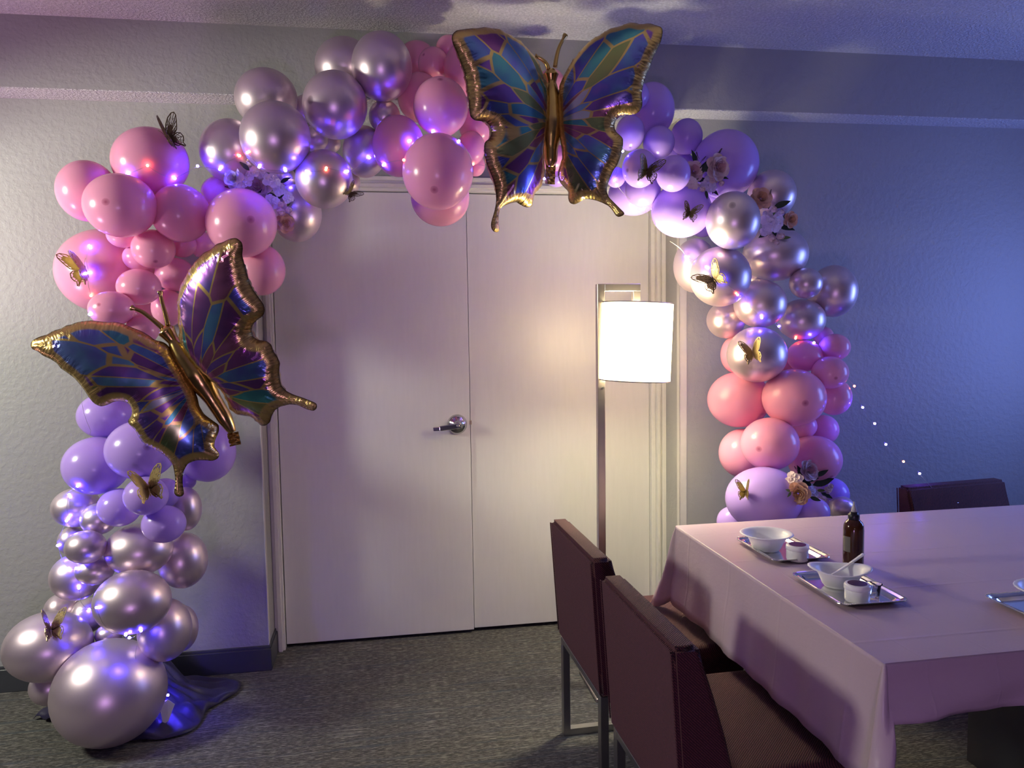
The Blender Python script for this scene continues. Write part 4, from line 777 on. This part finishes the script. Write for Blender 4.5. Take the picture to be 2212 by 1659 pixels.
bud = [(pv, pf, Matrix.Rotation(2 * PI * k / 4, 4, 'Z') @ Matrix.Translation((0, .30, -.5)) @ Matrix.Rotation(.12, 4, 'X') @ Matrix.Diagonal((1.1, 1, 1.25, 1))) for k in range(4)]
sv, sf = lathe([(.02, -.7), (.42, -.45), (.60, 0), (.48, .42), (.2, .70), (.02, .78)], 12)
bud.append((sv, sf, Matrix.Identity(4)))
BV, BF_ = merge(bud)
BUD = {k: meshdata('bud', BV, BF_, M_PET[k], True) for k in 'pcv'}
def leaf_mesh(name, mat):
    V, F = [], []
    for j in range(7):
        t = j / 6; ww = .36 * math.sin(PI * min(1, t ** .8 * .98 + .02)) + .01
        for s in (-1, 0, 1): V.append((t * 2 - .3, s * ww, (.10 if s else 0) + .22 * math.sin(t * 2.2)))
    for j in range(6):
        for i in range(2):
            a = j * 3 + i; F.append((a, a + 3, a + 4, a + 1))
    return meshdata(name, V, F, mat, True)
LEAF = leaf_mesh('leaf', M_LEAF); LEAFG = leaf_mesh('leaf', M_LEAF2)
sp_v, sp_f = tube([(-.6, 0, 0), (.2, .05, .05), (1.1, 0, .1)], .035, 5)
for k in range(26):
    t = .1 + .9 * k / 26; a = k * 2.4; r_ = .16 * (1.15 - t)
    vv_, ff_ = lathe([(.01, -.07), (.05, 0), (.01, .08)], 5)
    b = len(sp_v); off = Vector((t * 1.15, r_ * math.cos(a) + .02, r_ * math.sin(a) + .08))
    sp_v += [tuple(Vector(p) + off) for p in vv_]; sp_f += [tuple(q + b for q in g) for g in ff_]
SPRIG = meshdata('sprig', sp_v, sp_f, M_STEM, True)
FLL = ['long spray of blush and lilac flowers on the left shoulder under the chrome balloons',
       'flower spray with two pale roses before the big purple balloon on the right shoulder',
       'flower spray with peach roses and a lilac hydrangea beside the dimpled chrome balloon',
       'flower spray with a peach rose and a blush rose above the table']
for i, lst in enumerate(FL):
    c0 = sum((Vector(q[1]) for q in lst), Vector()) / len(lst)
    root = empty('flower_spray', c0); tag(root, FLL[i], 'flowers', 'artificial flower sprays on the arch')
    for kd, p, sz, x in lst:
        p = Vector(p); lp = p - c0
        out_ = Vector((lp.x * 3.0 + rng.uniform(-.25, .25), -1, lp.z * 3.0 + rng.uniform(-.25, .25))).normalized()
        q = Vector((0, 0, 1)).rotation_difference(out_)
        Mx = q.to_matrix().to_4x4() @ Matrix.Rotation(rng.uniform(0, 6.28), 4, 'Z')
        if kd == 'r':
            r = obj('rose', HEART[x], root); r.matrix_basis = Matrix.Translation(lp + Vector((0, .3 * sz, 0))) @ Mx @ Matrix.Scale(sz * 1.12, 4)
            r['label'] = {'p': 'blush rose', 'c': 'peach rose', 'v': 'lilac rose'}[x]
            for ring, (n, tl, sc) in enumerate(((5, .42, .70), (6, .78, .86), (6, 1.08, 1.0))):
                for k in range(n):
                    o = obj('petal', PET[x], r)
                    o.matrix_basis = Matrix.Rotation(2 * PI * k / n + ring * .5, 4, 'Z') @ Matrix.Translation((0, .16 + .05 * ring, -.05 - .08 * ring)) @ Matrix.Rotation(-tl + rng.uniform(-.1, .1), 4, 'X') @ Matrix.Scale(sc, 4)
        elif kd in 'hb':
            o = obj('blossom' if kd == 'h' else 'bud', (BLOS if kd == 'h' else BUD)[x], root)
            o.matrix_basis = Matrix.Translation(lp) @ Mx @ Matrix.Scale(sz * (1.32 if kd == 'h' else 1.4), 4)
        else:
            a = math.radians(x); dirv = Vector((math.cos(a), -.25, math.sin(a))).normalized()
            zz = Vector((0, -1, .2)); zz = (zz - dirv * zz.dot(dirv)).normalized(); yy = zz.cross(dirv)
            o = obj('sprig' if kd == 's' else 'leaf', {'l': LEAF, 'g': LEAFG, 's': SPRIG}[kd], root)
            o.matrix_basis = Matrix.Translation(lp + Vector((0, .004, 0)) - dirv * sz * .7) @ Matrix((dirv, yy, zz)).transposed().to_4x4() @ Matrix.Scale(sz * 1.35, 4)
            if kd == 'g': o['label'] = 'fresh green leaf'

# ---------------------------------------------------------------- floor lamp
lx, ly = .594, -.42
L = empty('floor_lamp', (lx, ly, 0), (0, .003, 0)); tag(L, 'chrome square tube floor lamp with a lit white drum shade by the right door', 'lamp')
ps = .0145
bm = bmesh.new(); add_box(bm, (-ps, -ps, .012), (ps, ps, 1.582), .0012, 1); bm_obj('pole', bm, M_NICKEL, L)
bm = bmesh.new(); add_box(bm, (ps, -ps, 1.554), (.157, ps, 1.582), .0012, 1); add_box(bm, (.128, -ps, 1.46), (.157, ps, 1.5545), .0012, 1); bm_obj('top_arm', bm, M_NICKEL, L)
bm = bmesh.new(); add_box(bm, (-.06, -.13, 0), (.24, .13, .012), .003, 2); bm_obj('base_plate', bm, M_NICKEL, L)
SCX, SZ0, SZ1, SRD = .1385, 1.211, 1.508, .1365
SH = (SZ1 - SZ0) / 2
V, F = lathe([(SRD, -SH), (SRD, SH)], 56, False)
V2, F2 = lathe([(SRD - .002, -SH), (SRD - .002, SH)], 56, False); b = len(V)
V += V2; F += [tuple(q + b for q in f[::-1]) for f in F2]
sh = obj('lamp_shade', meshdata('lamp_shade', V, F, M_SHADE, True), L, loc=(SCX, -.012, (SZ0 + SZ1) / 2), rot=(0, .045, 0)); sh['label'] = 'white fabric drum shade'
V, F = [], []
for z in (-SH, SH):
    ring = [(SRD * math.cos(2 * PI * k / 56), SRD * math.sin(2 * PI * k / 56), z) for k in range(57)]
    tube(ring, .0022, 6, V, F, False)
obj('rim', meshdata('rim', V, F, M_STEEL, True), sh)
V, F = lathe([(.012, 1.40), (.014, 1.46), (.008, 1.47)], 16); obj('socket', meshdata('socket', V, F, M_STEEL, True), L, loc=(SCX, -.005, 0))
V, F = lathe([(.004, 1.30), (.022, 1.31), (.030, 1.335), (.024, 1.37), (.012, 1.40)], 20)
obj('bulb', meshdata('bulb', V, F, glow('warm_bulb', (1, .86, .62), 30), True), L, loc=(SCX, -.005, 0))
V, F = lathe([(.005, 0), (.005, .006)], 12); obj('switch', meshdata('switch', V, F, M_STEEL), L, loc=(.004, -ps, 1.185), rot=(PI / 2, 0, 0))
light('lamp_light', 'POINT', (lx + SCX, ly - .01, 1.305), 28, (1, .93, .62), shadow_soft_size=.06)
light('lamp_light_upper', 'POINT', (lx + SCX, ly - .02, 1.435), 17, (1, .93, .62), shadow_soft_size=.05)

# ---------------------------------------------------------------- chairs
def make_chair(label, x, y, rot, group):
    """local x: towards the table; y: 0 far side .. -W near side"""
    W_, ZB, ZT_, LEAN = .488, .348, .760, .026
    root = empty('side_chair', (x, y, 0), (0, 0, rot)); tag(root, label, 'chair', group)
    # backrest: flat leaning outer face, curved inner face swelling towards the seat
    bm = bmesh.new()
    outer = [(-LEAN * (z - ZB) / (ZT_ - ZB), z) for z in (ZB, .42, .52, .62, .70, ZT_)]
    inner = [(-LEAN + .062, ZT_), (-LEAN + .072, .72), (.072, .64), (.098, .55), (.118, .46), (.125, .40), (.125, ZB)]
    ring = outer + inner; n = len(ring)
    a = [bm.verts.new((px, 0, pz)) for px, pz in ring]; b_ = [bm.verts.new((px, -W_, pz)) for px, pz in ring]
    bm.faces.new(a); bm.faces.new(b_[::-1])
    for i in range(n): bm.faces.new((a[(i + 1) % n], a[i], b_[i], b_[(i + 1) % n]))
    bmesh.ops.recalc_face_normals(bm, faces=bm.faces[:])
    es = [e for e in bm.edges if abs(e.verts[0].co.y - e.verts[1].co.y) < 1e-5 or e.calc_face_angle(0) > .6]
    bmesh.ops.bevel(bm, geom=es, offset=.011, segments=4, affect='EDGES')
    bk = bm_obj('backrest', bm, M_FAB, root, smooth=True); bk.modifiers.new('normals', 'WEIGHTED_NORMAL')
    # piped seams down both back edges
    for yy in (-.003, -W_ + .003):
        V, F = tube([(-LEAN * (z - ZB) / (ZT_ - ZB) - .0005, yy, z) for z in (ZB + .02, .5, .6, ZT_ - .012)], .0022, 6)
        obj('seam', meshdata('seam', V, F, M_FAB, True), bk)
    bm = bmesh.new(); add_box(bm, (.122, -W_ + .004, ZB), (.455, -.004, .468), .022, 4)
    for v_ in bm.verts:
        if v_.co.z > .44:
            v_.co.z += .012 * math.cos((v_.co.x - .29) / .18 * 1.4) * math.cos((v_.co.y + W_ / 2) / (W_ / 2) * 1.4)
    bm_obj('seat', bm, M_FAB, root, smooth=True).modifiers.new('normals', 'WEIGHTED_NORMAL')
    t = .030; th = .012
    for yy in (-.012, -W_ + .012 + t):
        yb = yy - t
        for x0 in (.004, .415):
            bm = bmesh.new(); add_box(bm, (x0, yb, .0), (x0 + .024, yy, ZB - .018), .0012, 1); bm_obj('leg', bm, M_STEEL, root)
        bm = bmesh.new(); add_box(bm, (.026, yb, 0), (.418, yy, .024), .0012, 1); bm_obj('floor_bar', bm, M_STEEL, root)
        bm = bmesh.new(); add_box(bm, (.004, yb, ZB - .02), (.439, yy, ZB), .0012, 1); bm_obj('seat_rail', bm, M_STEEL, root)
    for x0 in (.004, .415):
        bm = bmesh.new(); add_box(bm, (x0, -W_ + .012 + t, ZB - .02), (x0 + .024, -.012 - t, ZB), .0012, 1); bm_obj('cross_rail', bm, M_STEEL, root)
    return root
GC = 'burgundy chairs around the table'
make_chair('burgundy fabric chair with steel sled legs, the farther of two at the table end', .353, -.725, .024, GC)
make_chair('burgundy fabric chair nearest the camera at the table end', .352, -1.353, .023, GC)
make_chair('burgundy chair behind the table against the blue lit wall, fairy wire over it', 2.303, -.472, -PI / 2 + .096, GC)

# ---------------------------------------------------------------- table, cloth and what stands on it
TX, TY0, TY1, TZ, TXR = .7219, -.9082, -1.9768, .752, 3.05
T = empty('dining_table', (1.9, -1.44, 0)); tag(T, 'long table under a pink plastic cloth, dark panel leg in shadow', 'table')
def tb(name, lo, hi, bev=.002):
    bm = bmesh.new(); add_box(bm, [a - b for a, b in zip(lo, (1.9, -1.44, 0))], [a - b for a, b in zip(hi, (1.9, -1.44, 0))], bev, 1)
    return bm_obj(name, bm, M_WOOD, T)
tb('tabletop', (TX + .004, TY1 + .004, TZ - .032), (TXR, TY0 - .004, TZ))
tb('leg', (1.60, -1.74, 0), (1.66, -1.16, TZ - .03)); tb('leg', (2.62, -1.74, 0), (2.68, -1.16, TZ - .03))
tb('stretcher', (1.66, -1.47, .12), (2.62, -1.42, .24))
def cloth():
    e = .004
    x0, x1, y0, y1 = TX - e, TXR + e, TY1 - e, TY0 + e; z = TZ + .003
    xs = [x0, x0 + .003] + list(np.linspace(x0 + .01, x1 - .01, 58)) + [x1 - .003, x1]; ys = [y0, y0 + .003] + list(np.linspace(y0 + .01, y1 - .01, 32)) + [y1 - .003, y1]
    V, F = [], []; idx = {}
    rn = random.Random(5)
    for j, yy in enumerate(ys):
        for i, xx in enumerate(xs):
            idx[(i, j)] = len(V); V.append((xx, yy, z))
    for j in range(len(ys) - 1):
        for i in range(len(xs) - 1):
            F.append((idx[(i, j)], idx[(i + 1, j)], idx[(i + 1, j + 1)], idx[(i, j + 1)]))
    # perimeter, counter clockwise from the near right corner, with a corner fan where the overhang is free
    per = []
    def edge(seq, n, drop, s0):
        for k, (i, j) in enumerate(seq): per.append((idx[(i, j)], n, drop))
    nx, ny = len(xs), len(ys)
    near, left, far = .106, .250, .16
    edge([(i, 0) for i in range(nx - 1, -1, -1)], Vector((0, -1, 0)), near, 0)
    for k in range(1, 9):
        a = PI / 2 * k / 9; per.append((idx[(0, 0)], Vector((-math.sin(a), -math.cos(a), 0)), None))
    edge([(0, j) for j in range(ny)], Vector((-1, 0, 0)), left, 0)
    for k in range(1, 9):
        a = PI / 2 * k / 9; per.append((idx[(0, ny - 1)], Vector((-math.cos(a), math.sin(a), 0)), None))
    edge([(i, ny - 1) for i in range(nx)], Vector((0, 1, 0)), far, 0)
    R_ = 12; prev = [p[0] for p in per]
    m_ = len(per)
    # overhang length: straight sides, corner tips longer
    ln = [p[2] for p in per]
    for i in range(m_):
        if ln[i] is None:
            a = i
            while ln[a - 1] is None: a -= 1
            b = i
            while per[b + 1][2] is None: b += 1
            t = (i - a + 1) / (b - a + 2); la, lb = per[a - 1][2], per[b + 1][2]
            per[i] = (per[i][0], per[i][1], None, la + (lb - la) * t + .085 * math.sin(PI * t), math.sin(PI * t))
    for r in range(1, R_ + 1):
        v_ = (0, .012, .03, .08, .16, .26, .36, .47, .58, .69, .8, .9, 1)[r]; cur = []
        for i in range(m_):
            base = Vector(V[per[i][0]]); nvec = per[i][1]
            if per[i][2] is None: Ln, cr_ = per[i][3], per[i][4]
            else: Ln, cr_ = per[i][2], 0
            s = base.x if abs(nvec.y) > .5 else base.y
            fold = .005 * math.sin(s * 12 + v_ * 5.5) + .0025 * math.sin(s * 21 + 1.0 + v_ * 3) + .003 * math.sin(s * 47 + 2) + .004 * math.sin(s * 11 + v_ * 7)
            outw = .003 + .020 * v_ + fold * v_ * 1.3 + cr_ * (.062 * v_ ** .8)
            dz = Ln * v_
            if cr_: dz = Ln * v_ * (1 - .06 * cr_)
            # fade the flare in from the neighbouring cloth
            cur.append(len(V)); V.append(tuple(base + nvec * outw + Vector((0, 0, -dz + (.004 if r == 1 else 0)))))
        for i in range(m_ - 1):
            q = [prev[i], prev[i + 1], cur[i + 1], cur[i]]
            q2 = []
            for k in q:
                if k not in q2: q2.append(k)
            if len(q2) > 2: F.append(tuple(q2[::-1]))
        prev = cur
    me = meshdata('tablecloth', V, F, M_CLOTH, True)
    bm = bmesh.new(); bm.from_mesh(me); bmesh.ops.recalc_face_normals(bm, faces=bm.faces[:])
    if max(bm.faces, key=lambda f: f.calc_center_median().z).normal.z < 0: bmesh.ops.reverse_faces(bm, faces=bm.faces[:])
    bm.to_mesh(me); bm.free()
    o = obj('tablecloth', me)
    md = o.modifiers.new('thickness', 'SOLIDIFY'); md.thickness = .0012; md.offset = 1
    return tag(o, 'creased pink plastic tablecloth hanging over the table edges', 'tablecloth')
cloth()
CZ = TZ + .0045                                       # top of the cloth

def tray(cx, cy, rot, label):
    root = empty('serving_tray', (cx, cy, CZ), (0, 0, rot)); tag(root, label, 'tray', 'silver serving trays on the table')
    def rr(hw, hl, r, z, n=7):
        P = []
        for sx_, sy_, a0 in ((1, 1, 0), (-1, 1, PI / 2), (-1, -1, PI), (1, -1, 3 * PI / 2)):
            for k in range(n):
                a = a0 + PI / 2 * k / (n - 1); P.append((sx_ * (hw - r) + r * math.cos(a), sy_ * (hl - r) + r * math.sin(a), z))
        return P
    rings = [rr(.060, .096, .012, .0012), rr(.063, .099, .014, .002), rr(.070, .106, .018, .0085), rr(.075, .111, .019, .0098), rr(.0775, .1135, .020, .0088), rr(.083, .119, .022, .0125), rr(.0875, .1235, .024, .0128), rr(.088, .124, .024, .0112), rr(.082, .118, .022, .0095), rr(.0655, .101, .015, .0003)]
    V = [p for R_ in rings for p in R_]; n = len(rings[0]); F = [tuple(range(n))]
    for i in range(len(rings) - 1):
        for k in range(n): F.append((i * n + k, i * n + (k + 1) % n, (i + 1) * n + (k + 1) % n, (i + 1) * n + k)[::-1])
    F.append(tuple((len(rings) - 1) * n + k for k in range(n - 1, -1, -1)))
    obj('pan', meshdata('pan', V, F, M_TRAY), root)
    per = rr(.0872, .1232, .024, .0135, 9); V, F = [], []
    P = [Vector(p) for p in per]; P.append(P[0]); s = 0; acc = 0
    bv, bf = lathe([(.0002, -.0011), (.001, -.0005), (.001, .0005), (.0002, .0011)], 5)
    for a, b in zip(P[:-1], P[1:]):
        k = max(1, int((b - a).length / .0034))
        for i in range(k):
            c = a.lerp(b, i / k); q = len(V); V += [tuple(Vector(p) + c) for p in bv]; F += [tuple(x + q for x in f) for f in bf]
    tag(obj('beaded_rim', meshdata('beaded_rim', V, F, M_TRAY, True), root), kind='stuff')
    return root
tray(.905, -1.240, 0, 'silver tray with round bowl and lidded jar at the far end of the table')
tray(.890, -1.588, -.03, 'silver tray in the middle with squashed bowl, jar and tiny cup')
tray(1.245, -1.835, 0, 'silver tray cut off by the right side of the picture')

def bowl(cx, cy, sx_, sy_, rot, label, tip=0, sc=1.0):
    n = 64; prof = [(.0005, .004), (.030, .004), (.036, .008), (.043, .028), (.050, .044), (.058, .0505), (.064, .0525), (.0665, .051), (.0665, .0495), (.063, .0495), (.056, .047), (.048, .041), (.040, .026), (.033, .004), (.030, 0), (.0005, 0)]
    V, F = [], []
    for i, (r, z) in enumerate(prof):
        for k in range(n):
            a = 2 * PI * k / n
            rib = (1 + .012 * math.cos(a * 26)) if r > .05 else 1
            V.append((r * rib * sx_ * math.cos(a), r * rib * sy_ * math.sin(a), z * (1 + .10 * tip * math.cos(2 * a) * (z / .05))))
    for i in range(len(prof) - 1):
        for k in range(n): F.append((i * n + k, i * n + (k + 1) % n, (i + 1) * n + (k + 1) % n, (i + 1) * n + k))
    F.append(tuple(range(n))[::-1]); F.append(tuple((len(prof) - 1) * n + k for k in range(n)))
    V = [(p[0] * sc, p[1] * sc, p[2] * sc * .86) for p in V]
    o = obj('foam_bowl', meshdata('foam_bowl', V, F, M_FOAM, True), loc=(cx, cy, CZ + .0016), rot=(0, 0, rot))
    return tag(o, label, 'bowl', 'white foam bowls on the trays')
bowl(.868, -1.222, 1, 1, 0, 'round white foam bowl on the far tray', 0, 1.13)
bowl(.888, -1.560, 1.06, .84, -.35, 'white foam bowl squashed oval with a spoon in it, on the middle tray', .9, 1.08)
bowl(1.262, -1.800, 1, 1, 0, 'white foam bowl half out of the frame on the right tray', 0, 1.1)

def jar(cx, cy, label, s=1.0):
    root = empty('jar', (cx, cy, CZ + .0016)); tag(root, label, 'jar', 'white jars on the trays')
    V, F = lathe([(.020 * s, 0), (.0245 * s, .0015 * s), (.0265 * s, .005 * s), (.0265 * s, .026 * s), (.0255 * s, .028 * s)], 40); obj('pot', meshdata('pot', V, F, M_JAR, True), root)
    V, F = lathe([(.0265 * s, .0282 * s), (.0278 * s, .029 * s), (.0278 * s, .037 * s), (.0262 * s, .040 * s), (.021 * s, .0405 * s)], 40); ld = obj('lid', meshdata('lid', V, F, M_JAR, True), root)
    V, F = lathe([(.0205 * s, .0406 * s), (.0205 * s, .0412 * s)], 40); st = obj('sticker', meshdata('sticker', V, F, M_STICK), ld); st['label'] = 'dark wine round sticker'
    return root
jar(.900, -1.338, 'white jar with a dark round lid sticker on the far tray', 1.12)
jar(.868, -1.664, 'white jar with a dark round lid sticker on the middle tray', 1.07)
# tiny clear cup
V, F = lathe([(.012, 0), (.0125, .002), (.0165, .030), (.0195, .0315), (.0195, .0325), (.0155, .0318), (.0115, .003), (.0005, .003)], 32)
tag(obj('portion_cup', meshdata('portion_cup', V, F, M_CLEAR, True), loc=(.925, -1.644, CZ + .0016)), 'tiny clear plastic portion cup behind the jar on the middle tray', 'cup')
# spoon
V, F = [], []
hd = smooth_line([(0, 0, 0), (.03, .004, .004), (.07, .008, .012), (.115, .011, .024)], 4)
for k, p in enumerate(hd):
    wdt = .0035 + .0020 * (k / len(hd)); 
    for zz in (.001, -.001):
        V.append((p.x, p.y - wdt, p.z + zz)); V.append((p.x, p.y + wdt, p.z + zz))
for k in range(len(hd) - 1):
    a, b = k * 4, k * 4 + 4
    F += [(a, b, b + 1, a + 1), (a + 2, a + 3, b + 3, b + 2), (a, a + 2, b + 2, b), (a + 1, b + 1, b + 3, a + 3)]
F += [(0, 1, 3, 2), (len(V) - 4, len(V) - 2, len(V) - 1, len(V) - 3)]
spn = empty('spoon', (.872, -1.552, CZ + .030), (0, -.12, .18)); tag(spn, 'white plastic spoon leaning in the squashed bowl', 'spoon')
obj('handle', meshdata('handle', V, F, M_FOAM, True), spn)
V, F = lathe([(.0005, -.004), (.006, -.003), (.010, 0), (.0105, .001), (.0095, .0006), (.0055, -.002), (.0005, -.003)], 20)
obj('spoon_bowl', meshdata('spoon_bowl', [(x * 1.5 - .013, y, z) for x, y, z in V], F, M_FOAM, True), spn)
# amber bottle
Bt = empty('squeeze_bottle', (1.030, -1.400, CZ)); tag(Bt, 'amber squeeze bottle with black collar and pointed nozzle', 'bottle')
V, F = lathe([(.020, 0), (.0255, .0015), (.027, .005), (.027, .098), (.0262, .108), (.023, .117), (.017, .124), (.0135, .127), (.0125, .134)], 40); obj('bottle_body', meshdata('bottle_body', V, F, M_AMBER, True), Bt)
V, F = lathe([(.0145, .126), (.0152, .127), (.0152, .139), (.0145, .1402), (.011, .1415), (.0105, .146), (.009, .147)], 32); cp = obj('cap', meshdata('cap', V, F, M_BLACK, True), Bt)
V, F = lathe([(.0075, .146), (.0068, .154), (.0048, .163), (.0030, .168), (.0026, .174), (.0015, .175)], 24); obj('nozzle', meshdata('nozzle', V, F, M_NOZ, True), Bt)
V, F = [], []
for k in range(7):
    a = math.radians(172 + 48 * k / 6)
    for z in (.040, .082): V.append((.0273 * math.cos(a), .0273 * math.sin(a), z))
for k in range(6): F.append((2 * k, 2 * k + 2, 2 * k + 3, 2 * k + 1))
obj('label', meshdata('label', V, F, M_PALE), Bt)

# ---------------------------------------------------------------- velvet cloth at the arch foot
def drape():
    V, F = [], []; nr, na = 26, 96; rn = random.Random(2)
    ph = [rn.uniform(0, 6.28) for _ in range(8)]
    for i in range(nr):
        t = i / (nr - 1)
        for k in range(na):
            a = 2 * PI * k / na
            rim = .215 + .030 * math.sin(3 * a + ph[0]) + .022 * math.sin(5 * a + ph[1]) + .05 * math.cos(a - .15)
            r = rim * t
            x = r * math.cos(a) * 1.22; y = r * math.sin(a) * 1.12
            x += .02 * math.sin(4 * t + a * 2)
            hgt = .20 * math.exp(-((x + .0) ** 2 + (y - .05) ** 2) / .0085) + .05 * math.exp(-(r / .16) ** 4)
            fold = .022 * math.sin(9 * a + 4 * t + ph[2]) * t * (1.15 - t) * 2.2 + .016 * math.sin(13 * a - 9 * t + ph[3]) * t * (1.1 - t) * 2 + .006 * math.sin(40 * r + 3 * a)
            z = max(.004, hgt * (1 - .1 * t) + abs(fold) * 1.1 + .004)
            if t > .96: z = .004 + abs(fold) * .35
            V.append((x, y, z))
    for i in range(nr - 1):
        for k in range(na):
            F.append((i * na + k, (i + 1) * na + k, (i + 1) * na + (k + 1) % na, i * na + (k + 1) % na))
    o = obj('velvet_cloth', meshdata('velvet_cloth', V, F, M_VELVET, True), loc=(-1.155, -.268, 0))
    md = o.modifiers.new('thickness', 'SOLIDIFY'); md.thickness = .003; md.offset = 1
    return tag(o, 'crumpled midnight blue velvet cloth on the carpet behind the biggest balloon', 'cloth')
drape()
V, F = [], []
for i in range(9):
    for j in range(6):
        V.append((i * .016 - .064, j * .016 - .04, .006 + .018 * abs(math.sin(i * .9 + j * .5)) + .03 * math.sin(PI * i / 8) * math.sin(PI * j / 5)))
for i in range(8):
    for j in range(5):
        a = i * 6 + j; F.append((a, a + 6, a + 7, a + 1))
o = obj('velvet_scrap', meshdata('velvet_scrap', V, F, M_VELVET, True), loc=(-1.462, -.275, 0), rot=(0, 0, -.5))
md = o.modifiers.new('thickness', 'SOLIDIFY'); md.thickness = .003; md.offset = 1
tag(o, 'small dark velvet end of cloth left of the biggest balloon on the carpet', 'cloth')
